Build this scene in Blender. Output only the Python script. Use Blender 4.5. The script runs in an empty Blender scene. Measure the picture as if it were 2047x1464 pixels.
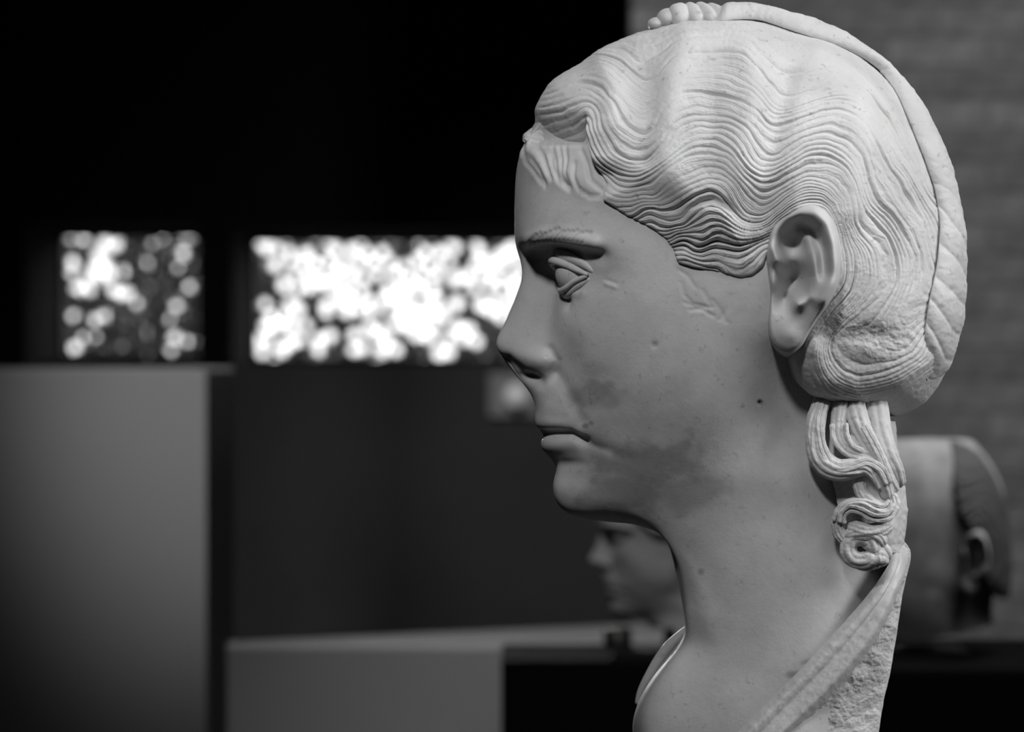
import bpy, math
import numpy as np

# ------------------------------------------------------------------ frame, camera, world, lights
IW, IH, FMM = 2047, 1464, 100.0
F = IW * FMM / 36.0                      # focal length in pixels of the 2047 x 1464 frame
CX, CY = IW / 2.0, IH / 2.0
CAMZ = 1.50
DB = 1.478                               # distance of the bust's middle plane
S = DB / F                               # metres per pixel on that plane
sc = bpy.context.scene
col = sc.collection

cam_d = bpy.data.cameras.new('camera'); cam = bpy.data.objects.new('camera', cam_d); col.objects.link(cam)
cam.location = (0, 0, CAMZ); cam.rotation_euler = (math.radians(90), 0, 0)
cam_d.lens = FMM; cam_d.sensor_width = 36; cam_d.sensor_fit = 'HORIZONTAL'
cam_d.clip_start = 0.05; cam_d.clip_end = 300
cam_d.dof.use_dof = True; cam_d.dof.focus_distance = 1.425; cam_d.dof.aperture_fstop = 9.6
sc.camera = cam

sc.view_settings.view_transform = 'Standard'; sc.view_settings.look = 'None'
sc.view_settings.exposure = 0.0; sc.view_settings.gamma = 1.0
sc.view_settings.use_curve_mapping = False
try:
    sc.cycles.use_denoising = True
except Exception:
    pass

world = bpy.data.worlds.new('world'); sc.world = world; world.use_nodes = True
bg = world.node_tree.nodes['Background']
bg.inputs[0].default_value = (1, 1, 1, 1); bg.inputs[1].default_value = 2.3

def area_light(name, loc, target, size, power, size_y=None, spread=None):
    d = bpy.data.lights.new(name, 'AREA'); d.energy = power; d.size = size
    if size_y: d.shape = 'RECTANGLE'; d.size_y = size_y
    if spread: d.spread = math.radians(spread)
    o = bpy.data.objects.new(name, d); col.objects.link(o); o.location = loc
    v = np.array(target, float) - np.array(loc, float)
    o.rotation_euler = (math.atan2(math.hypot(v[0], v[1]), -v[2]), 0, math.atan2(v[1], v[0]) - math.pi / 2)
    return o
def spot_light(name, loc, target, power, angle, blend, radius):
    d = bpy.data.lights.new(name, 'SPOT'); d.energy = power; d.spot_size = math.radians(angle); d.spot_blend = blend
    d.shadow_soft_size = radius
    o = bpy.data.objects.new(name, d); col.objects.link(o); o.location = loc
    v = np.array(target, float) - np.array(loc, float)
    o.rotation_euler = (math.atan2(math.hypot(v[0], v[1]), -v[2]), 0, math.atan2(v[1], v[0]) - math.pi / 2)
    return o
area_light('skylight_key', (0.85, 0.4, 3.85), (0.15, DB, 1.65), 2.2, 5.2, spread=50)
area_light('added_light_side', (2.3, 1.0, 2.6), (0.30, DB, 1.5), 1.2, 3.8, spread=42)  # unseen light added to brighten the back of the hair
spot_light('added_spot_head', (-0.55, -0.9, 3.5), (0.07, DB - 0.06, 1.62), 290, 9.0, 1.0, 0.2)  # unseen spot added to brighten the face more than the neck
area_light('added_light_rear', (1.2, 2.6, 3.9), (0.75, 2.9, 1.0), 1.2, 7, spread=50)  # unseen light added for the head at the right
spot_light('added_spot_block', (-0.62, 2.0, 3.9), (-0.47, 4.5, 1.50), 340, 14, 1.0, 0.12)  # unseen spot put in to grade the tall block's front
spot_light('added_spot_brick', (1.9, 3.0, 4.0), (1.35, 7.0, 1.6), 390, 58, 1.0, 0.3)  # unseen spot brightening the brick wall
spot_light('added_spot_low', (-0.25, 1.9, 3.7), (0.18, 3.8, 1.2), 80, 25, 1.0, 0.15)  # unseen spot brightening the low plinth and the left head
spot_light('added_spot_wall', (-0.5, 5.2, 4.0), (0.28, 9.0, 1.1), 190, 25, 1.0, 0.2)  # unseen spot added to brighten the back wall towards its right
sun_d = bpy.data.lights.new('added_rim_sun', 'SUN'); sun_d.energy = 7.0; sun_d.angle = math.radians(6)
sun = bpy.data.objects.new('added_rim_sun', sun_d); col.objects.link(sun); sun.location = (-1, 20, 3)
sun.rotation_euler = (math.radians(88), 0, math.radians(182.3))       # added sun aimed in through the windows to rim the shoulder

# ------------------------------------------------------------------ helpers
def tag(o, label=None, cat=None, group=None, kind=None):
    if label: o['label'] = label
    if cat: o['category'] = cat
    if group: o['group'] = group
    if kind: o['kind'] = kind
    return o
def empty(name, loc, rz=0.0):
    o = bpy.data.objects.new(name, None); col.objects.link(o)
    o.location = loc; o.rotation_euler = (0, 0, rz); o.empty_display_size = 0.05
    return o
def mesh_np(name, V, Fq, mat, parent=None, smooth=True, color=None):
    """V (n,3), Fq (m,4) quads, or list of polygons"""
    me = bpy.data.meshes.new(name)
    V = np.asarray(V, np.float32)
    if isinstance(Fq, np.ndarray):
        k = Fq.shape[1]; m = len(Fq)
        me.vertices.add(len(V)); me.vertices.foreach_set('co', V.ravel())
        me.loops.add(m * k); me.loops.foreach_set('vertex_index', Fq.astype(np.int32).ravel())
        me.polygons.add(m); me.polygons.foreach_set('loop_start', np.arange(0, m * k, k, dtype=np.int32))
        me.update(calc_edges=True)
    else:
        me.from_pydata(V.tolist(), [], Fq); me.update()
    if color is not None:
        a = me.attributes.new('stain_shade', 'FLOAT', 'POINT'); a.data.foreach_set('value', np.asarray(color, np.float32).ravel())
    me.polygons.foreach_set('use_smooth', np.full(len(me.polygons), smooth))
    me.materials.append(mat)
    o = bpy.data.objects.new(name, me); col.objects.link(o)
    if parent is not None: o.parent = parent
    return o
def box_np(x0, x1, y0, y1, z0, z1):
    V = np.array([(x, y, z) for z in (z0, z1) for y in (y0, y1) for x in (x0, x1)], float)
    Fq = np.array([(0, 2, 3, 1), (4, 5, 7, 6), (0, 1, 5, 4), (2, 6, 7, 3), (0, 4, 6, 2), (1, 3, 7, 5)])
    return V, Fq
def join(parts):
    Vs, Fs, n = [], [], 0
    for V, Fq in parts:
        Vs.append(V); Fs.append(Fq + n); n += len(V)
    return np.concatenate(Vs), np.concatenate(Fs)
def bevel(o, w, seg=2):
    m = o.modifiers.new('bevel', 'BEVEL'); m.width = w; m.segments = seg; m.limit_method = 'ANGLE'
    return o
def px(x, y, D):                                   # pixel + depth -> world point
    return np.array([(x - CX) / F * D, D, CAMZ - (y - CY) / F * D])
def sstep(a, b, x):
    t = np.clip((x - a) / (b - a), 0, 1); return t * t * (3 - 2 * t)
_lat = {}
def noise(x, y, seed=0):                           # smooth value noise in -1..1
    if seed not in _lat: _lat[seed] = np.random.RandomState(seed + 11).rand(256, 256) * 2 - 1
    L = _lat[seed]; xi = np.floor(x).astype(int); yi = np.floor(y).astype(int)
    fx = x - xi; fy = y - yi; fx = fx * fx * (3 - 2 * fx); fy = fy * fy * (3 - 2 * fy)
    g = lambda i, j: L[(xi + i) & 255, (yi + j) & 255]
    return (g(0, 0) * (1 - fx) + g(1, 0) * fx) * (1 - fy) + (g(0, 1) * (1 - fx) + g(1, 1) * fx) * fy
def fbm(x, y, seed=0, oct=4):
    s = 0; a = 0.5
    for i in range(oct):
        an = 0.6 + 1.1 * i; ca, sa = math.cos(an) * 2 ** i, math.sin(an) * 2 ** i
        s = s + a * noise(x * ca - y * sa + 7.3 * i, x * sa + y * ca, seed + i); a *= 0.5
    return s
def dist_poly(x, y, pts):                          # distance to an open polyline
    pts = np.asarray(pts, float); best = np.full(np.shape(x), 1e18)
    for (ax, ay), (bx, by) in zip(pts[:-1], pts[1:]):
        dx, dy = bx - ax, by - ay; L2 = dx * dx + dy * dy + 1e-9
        t = np.clip(((x - ax) * dx + (y - ay) * dy) / L2, 0, 1)
        best = np.minimum(best, (x - ax - t * dx) ** 2 + (y - ay - t * dy) ** 2)
    return np.sqrt(best)
def inside(x, y, pts):
    pts = np.asarray(pts, float); r = np.zeros(np.shape(x), bool); n = len(pts)
    for i in range(n):
        ax, ay = pts[i]; bx, by = pts[(i + 1) % n]
        c = ((ay > y) != (by > y)); r ^= c & (x < (bx - ax) * (y - ay) / (by - ay + 1e-12) + ax)
    return r
def crom(P, n, pre=None, post=None):               # Catmull-Rom through P (k,...) with n samples per interval
    P = np.asarray(P, float)
    a = (2 * P[0] - P[1]) if pre is None else pre; b = (2 * P[-1] - P[-2]) if post is None else post
    Q = np.concatenate([a[None], P, b[None]]); out = []
    for i in range(len(P) - 1):
        p0, p1, p2, p3 = Q[i], Q[i + 1], Q[i + 2], Q[i + 3]
        for t in np.arange(n) / n:
            out.append(0.5 * (2 * p1 + (p2 - p0) * t + (2 * p0 - 5 * p1 + 4 * p2 - p3) * t * t + (3 * p1 - p0 - 3 * p2 + p3) * t ** 3))
    out.append(P[-1]); return np.array(out)
def smooth_curve(pts, n):                          # resample a polyline smoothly to n points by arc length
    pts = np.asarray(pts, float); c = crom(pts, 12)
    d = np.r_[0, np.cumsum(np.linalg.norm(np.diff(c, axis=0), axis=1))]
    s = np.linspace(0, d[-1], n)
    return np.stack([np.interp(s, d, c[:, k]) for k in range(c.shape[1])], 1)
def grid_quads(R, C, wrap=False):
    i = np.arange(R - 1)[:, None]; j = np.arange(C if wrap else C - 1)[None]
    a = i * C + j; b = i * C + (j + 1) % C
    return np.stack([a, b, b + C, a + C], -1).reshape(-1, 4)
def grid_normals(P):
    du = np.gradient(P, axis=0); dv = np.gradient(P, axis=1); n = np.cross(du, dv)
    return n / (np.linalg.norm(n, axis=2, keepdims=True) + 1e-9)
def blur_axis(A, sig, axis):
    if sig <= 0: return A
    r = int(3 * sig + 1); k = np.exp(-0.5 * (np.arange(-r, r + 1) / sig) ** 2); k /= k.sum()
    pad = [(0, 0)] * A.ndim; pad[axis] = (r, r); B = np.pad(A, pad, mode='edge')
    n = A.shape[axis]; out = 0
    for i, w in enumerate(k):
        out = out + w * np.take(B, np.arange(i, i + n), axis=axis)
    return out

# local frame of the bust: x along the face profile, y into the picture, z up (pixel units)
BX = 1490.0
TH = math.atan2(BX - CX, F)
EX = np.array([math.cos(TH), -math.sin(TH)]); EY = np.array([math.sin(TH), math.cos(TH)])
def loc(p):
    """(pixel x, pixel y, half width towards the camera) -> bust-local coordinates in pixel units"""
    p = np.asarray(p, float); x, y, w = p[..., 0], p[..., 1], p[..., 2]
    dx, dz = (x - CX) / F, (CY - y) / F
    wd = np.maximum(w, -400)
    t = (DB / S - wd) / (dx * EY[0] + EY[1])
    X = t * dx; Y = t
    return np.stack([X * EX[0] + Y * EX[1], -wd, t * dz], -1)

# ------------------------------------------------------------------ materials
def new_mat(name):
    m = bpy.data.materials.new(name); m.use_nodes = True
    nt = m.node_tree; return m, nt, nt.nodes['Principled BSDF']
def plain(name, v, rough=0.6, spec=0.3, noise_scale=None, noise_amt=0.0, bump=0.0, bump_scale=60, metal=0.0):
    m, nt, b = new_mat(name)
    b.inputs['Base Color'].default_value = (v, v, v, 1); b.inputs['Roughness'].default_value = rough
    b.inputs['Specular IOR Level'].default_value = spec; b.inputs['Metallic'].default_value = metal
    if noise_scale:
        tc = nt.nodes.new('ShaderNodeTexCoord'); n = nt.nodes.new('ShaderNodeTexNoise'); n.inputs['Scale'].default_value = noise_scale
        n.inputs['Detail'].default_value = 5; nt.links.new(tc.outputs['Object'], n.inputs['Vector'])
        r = nt.nodes.new('ShaderNodeMapRange'); r.inputs[1].default_value = 0.3; r.inputs[2].default_value = 0.7
        r.inputs[3].default_value = v * (1 - noise_amt); r.inputs[4].default_value = v * (1 + noise_amt)
        nt.links.new(n.outputs['Fac'], r.inputs[0]); nt.links.new(r.outputs[0], b.inputs['Base Color'])
    if bump:
        tc = nt.nodes.new('ShaderNodeTexCoord'); n = nt.nodes.new('ShaderNodeTexNoise'); n.inputs['Scale'].default_value = bump_scale
        n.inputs['Detail'].default_value = 6; nt.links.new(tc.outputs['Object'], n.inputs['Vector'])
        bp = nt.nodes.new('ShaderNodeBump'); bp.inputs['Strength'].default_value = bump; bp.inputs['Distance'].default_value = 0.002
        nt.links.new(n.outputs['Fac'], bp.inputs['Height']); nt.links.new(bp.outputs[0], b.inputs['Normal'])
    return m
def marble(name, v, mottle, speck, rough=0.5, bump=0.25, scale=22.0, sub=0.0):
    """weathered marble: broad mottling, grey specks, fine pitting; attribute 'stain' darkens (stone staining and some painted shade)"""
    m, nt, b = new_mat(name); N = nt.nodes.new; L = nt.links.new
    b.inputs['Roughness'].default_value = rough; b.inputs['Specular IOR Level'].default_value = 0.25
    tc = N('ShaderNodeTexCoord')
    def nz(scale, detail=6, rough=0.6):
        n = N('ShaderNodeTexNoise'); n.inputs['Scale'].default_value = scale; n.inputs['Detail'].default_value = detail
        n.inputs['Roughness'].default_value = rough; L(tc.outputs['Object'], n.inputs['Vector']); return n.outputs['Fac']
    def mr(src, a, b_, c, d):
        r = N('ShaderNodeMapRange'); r.inputs[1].default_value = a; r.inputs[2].default_value = b_
        r.inputs[3].default_value = c; r.inputs[4].default_value = d; L(src, r.inputs[0]); return r.outputs[0]
    def mul(a, b_):
        r = N('ShaderNodeMath'); r.operation = 'MULTIPLY'; L(a, r.inputs[0])
        if isinstance(b_, float): r.inputs[1].default_value = b_
        else: L(b_, r.inputs[1])
        return r.outputs[0]
    c = mr(nz(scale), 0.3, 0.7, v * (1 - mottle), v * (1 + mottle))
    c = mul(c, mr(nz(scale * 9, 4, 0.7), 0.60, 0.74, 1.0, 1.0 - speck))
    at = N('ShaderNodeAttribute'); at.attribute_name = 'stain_shade'
    c = mul(c, mr(at.outputs['Fac'], 0, 1, 1.0, 0.25))
    L(c, b.inputs['Base Color'])
    bp = N('ShaderNodeBump'); bp.inputs['Strength'].default_value = bump; bp.inputs['Distance'].default_value = 0.0012
    L(nz(scale * 14, 5, 0.65), bp.inputs['Height']); L(bp.outputs[0], b.inputs['Normal'])
    return m
M_skin = marble('polished_marble', 0.60, 0.15, 0.32, 0.45, 0.16)
M_hair = marble('carved_marble', 0.65, 0.14, 0.45, 0.55, 0.28)
M_rough = marble('rough_marble', 0.60, 0.16, 0.45, 0.8, 0.5, 34)
M_head2 = marble('weathered_stone', 0.42, 0.35, 0.5, 0.7, 0.5, 30)
M_head2b = marble('pale_weathered_stone', 0.50, 0.15, 0.3, 0.6, 0.3, 25)
M_hair2 = marble('dark_stained_stone', 0.11, 0.25, 0.3, 0.7, 0.4, 30)
M_black = plain('black_lacquer', 0.004, 0.85, 0.03)
M_metal = plain('dark_steel', 0.012, 0.45, 0.4)
M_blockL = plain('grey_painted_board', 0.27, 0.7, 0.2, 4, 0.03)
M_blockM = plain('grey_painted_plinth', 0.42, 0.7, 0.2, 4, 0.04)
M_wall = plain('dark_plaster', 0.09, 0.9, 0.1, 3, 0.1)
M_wall2 = plain('grey_plaster', 0.10, 0.9, 0.1, 3, 0.1)
M_ceil = plain('black_ceiling_paint', 0.010, 0.95, 0.05)
M_floor = plain('dark_floor', 0.05, 0.6, 0.2, 5, 0.2)
M_mortar = plain('mortar', 0.19, 0.9, 0.1, 30, 0.15)
M_frame = plain('window_frame_paint', 0.05, 0.6, 0.2)
M_leaf = plain('leaf', 0.05, 0.6, 0.3)
M_bark = plain('bark', 0.04, 0.9, 0.1, 20, 0.3)
M_ground = plain('garden_soil', 0.05, 0.9, 0.1, 2, 0.3)
M_bricks = [plain('brick_tone_%d' % i, v, 0.85, 0.1, 25, 0.25) for i, v in enumerate((0.165, 0.185, 0.205, 0.235))]
gm, gnt, gb = new_mat('window_glass')
gnt.nodes.remove(gb); g1 = gnt.nodes.new('ShaderNodeBsdfTransparent'); g2 = gnt.nodes.new('ShaderNodeBsdfGlossy')
g2.inputs['Roughness'].default_value = 0.02; gmx = gnt.nodes.new('ShaderNodeMixShader'); gmx.inputs[0].default_value = 0.04
gnt.links.new(g1.outputs[0], gmx.inputs[1]); gnt.links.new(g2.outputs[0], gmx.inputs[2])
gnt.links.new(gmx.outputs[0], gnt.nodes['Material Output'].inputs[0])
M_glass = gm

# ------------------------------------------------------------------ room shell
ZC, ZF = 4.3, 0.0
YB, TB = 9.0, 0.72                                   # back wall with the windows: front face, thickness
XL, XR, YF = -4.5, 4.5, -4.0
def struct(name, V, Fq, mat, label, cat, smooth=False):
    return tag(mesh_np(name, V, Fq, mat, None, smooth), label, cat, kind='structure')
struct('floor', *box_np(XL - .2, XR + .2, YF - .2, YB + TB, -0.1, 0.0), M_floor, 'dark floor of the gallery', 'floor')
struct('ceiling', *box_np(XL - .2, XR + .2, YF - .2, YB + TB, ZC, ZC + 0.1), M_ceil, 'black painted gallery ceiling', 'ceiling')
struct('wall_left', *box_np(XL - .2, XL, YF, YB + TB, 0, ZC), M_wall2, 'plain grey side wall of the gallery beside the windows', 'wall')
struct('wall_right', *box_np(XR, XR + .2, YF, YB + TB, 0, ZC), M_wall2, 'plain grey side wall of the gallery behind the brick wall', 'wall')
struct('wall_front', *box_np(XL - .2, XR + .2, YF - .2, YF, 0, ZC), M_wall2, 'plain grey end wall of the gallery facing the windows', 'wall')
def Xb(p): return (p - CX) / F * YB
def Zb(p): return CAMZ - (p - CY) / F * YB
win = [(Xb(50), Xb(397), Zb(445), Zb(722)), (Xb(463), Xb(1062), Zb(455), Zb(728))]   # x0, x1, z top, z sill
cells = [box_np(XL, win[0][0], YB, YB + TB, 0, Zb(445)), box_np(win[0][1], win[1][0], YB, YB + TB, 0, Zb(445)),
         box_np(win[1][1], XR, YB, YB + TB, 0, Zb(445))]
for x0, x1, zt, zs in win:
    cells += [box_np(x0, x1, YB, YB + TB, 0, zs)]
ZL = max(win[0][2], win[1][2])
struct('trim_1', *join([box_np(XL, XR, YB, YB + TB, ZL, ZC), box_np(win[1][0], win[1][1], YB, YB + TB, win[1][2], ZL),
                        box_np(win[0][1] - 0.001, win[1][0] + 0.001, YB - 0.004, YB + TB, win[0][3] - .02, ZL), box_np(XL, win[0][0] + .001, YB - 0.004, YB + TB, win[0][3] - .02, ZL)]),
       M_ceil, 'black lintel and piers framing the two window openings', 'lintel')
struct('wall_back', *join(cells), M_wall, 'dark wall pierced by two deep window openings', 'wall')
for i, (x0, x1, zt, zs) in enumerate(win):
    w = empty('window_%d' % (i + 1), ((x0 + x1) / 2, YB + TB - 0.06, zs))
    tag(w, ['small square window in the dark wall with leaves outside', 'wide window in the dark wall with bright sky outside'][i], 'window', kind='structure')
    cx = (x0 + x1) / 2; hw = (x1 - x0) / 2; h = zt - zs; fr = 0.018
    mesh_np('window_frame', *join([box_np(-hw, -hw + fr, 0, .04, 0, h), box_np(hw - fr, hw, 0, .04, 0, h),
                                   box_np(-hw, hw, 0, .04, 0, fr), box_np(-hw, hw, 0, .04, h - fr, h)]), M_frame, w, False)
    mesh_np('pane', *box_np(-hw + fr, hw - fr, .016, .022, fr, h - fr), M_glass, w, False)

# corner of the unidentified light patch at the wide window's end
v = px(972, 738, 8.4)
def simple_box(name, x0, x1, y0, y1, z0, z1, mat, label, cat, bw=0.004, group=None):
    cx, cy = (x0 + x1) / 2, (y0 + y1) / 2
    o = mesh_np(name, *box_np(x0 - cx, x1 - cx, y0 - cy, y1 - cy, 0, z1 - z0), mat, None, False)
    o.location = (cx, cy, z0); bevel(o, bw); tag(o, label, cat, group); return o

# brick wall on the right
YR = 7.0
wx0 = (1262 - CX) / F * YR
brick_wall = struct('wall_brick', *box_np(wx0 + 0.01, XR, YR + 0.012, YR + 0.35, 0, ZC), M_mortar,
                    'grey brick wall standing behind the heads', 'wall')
bl, bh, gp = 0.24, 0.065, 0.012
rs = np.random.RandomState(4)
bmesh_shared = []
for i in range(4):
    V, Fq = box_np(-bl / 2, bl / 2, 0, 0.03, -bh / 2, bh / 2)
    c = V.copy(); fr = V[:, 1] < 0.001
    c[fr, 0] *= 0.985; c[fr, 2] *= 0.95
    o = mesh_np('brick', c, Fq, M_bricks[i], brick_wall, False); bmesh_shared.append(o.data); bpy.data.objects.remove(o)
zlo, zhi = CAMZ - (1380 - CY) / F * YR, CAMZ + (CY + 60) / F * YR
r0 = int(zlo / (bh + gp)); r1 = int(zhi / (bh + gp)) + 1
for r in range(r0, r1 + 1):
    off = (r % 2) * (bl + gp) / 2
    for c in range(6):
        x = wx0 + bl / 2 + c * (bl + gp) - off
        o = None
        if x - bl / 2 < wx0 - 0.01:
            x = wx0 + bl / 4; sx = 0.5
        else: sx = 1.0
        o = bpy.data.objects.new('brick', bmesh_shared[rs.choice(4, p=[.25, .35, .28, .12])]); col.objects.link(o); o.parent = brick_wall
        o.location = (x, YR + 0.007 + rs.uniform(-.0015, .0015), (r + 0.5) * (bh + gp)); o.scale = (sx, 1, 1)

# display furniture
D1 = 4.5
simple_box('display_block', (-700 - CX) / F * D1, (413 - CX) / F * D1, D1, D1 + 0.45, 0, CAMZ - (736 - CY) / F * D1, M_blockL,
           'tall pale grey display block in front of the small square window', 'display block')
D2 = 3.9
zt = CAMZ - (1294 - CY) / F * D2
a, b_, c_, d_ = px(452, 0, D2), px(1420, 0, D2 - .02), px(1460, 0, 4.33), px(452, 0, 3.98)
pl = [(q[0], q[1]) for q in (a, b_, c_, d_)]
mx, my = np.mean(pl, 0)
V = np.array([(x - mx, y - my, z) for z in (0, zt) for x, y in pl])
o = mesh_np('low_plinth', V, np.array([(3, 2, 1, 0), (4, 5, 6, 7), (0, 1, 5, 4), (1, 2, 6, 5), (2, 3, 7, 6), (3, 0, 4, 7)]), M_blockM, None, False)
o.location = (mx, my, 0); bevel(o, 0.004); tag(o, 'low mid grey plinth beside the tall display block', 'plinth')

D3 = 3.55
zP1 = CAMZ - (1322 - CY) / F * D3
simple_box('black_plinth', (1002 - CX) / F * D3, (1480 - CX) / F * D3, D3, D3 + 0.22, 0, zP1, M_black,
           'black plinth carrying the small pale head', 'plinth')
D4 = 2.9
zP2 = CAMZ - (1338 - CY) / F * D4
simple_box('black_plinth', (1700 - CX) / F * D4, (2330 - CX) / F * D4, D4, D4 + 0.32, 0, zP2, M_black,
           'black plinth carrying the head with dark stained hair', 'plinth')

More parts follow.
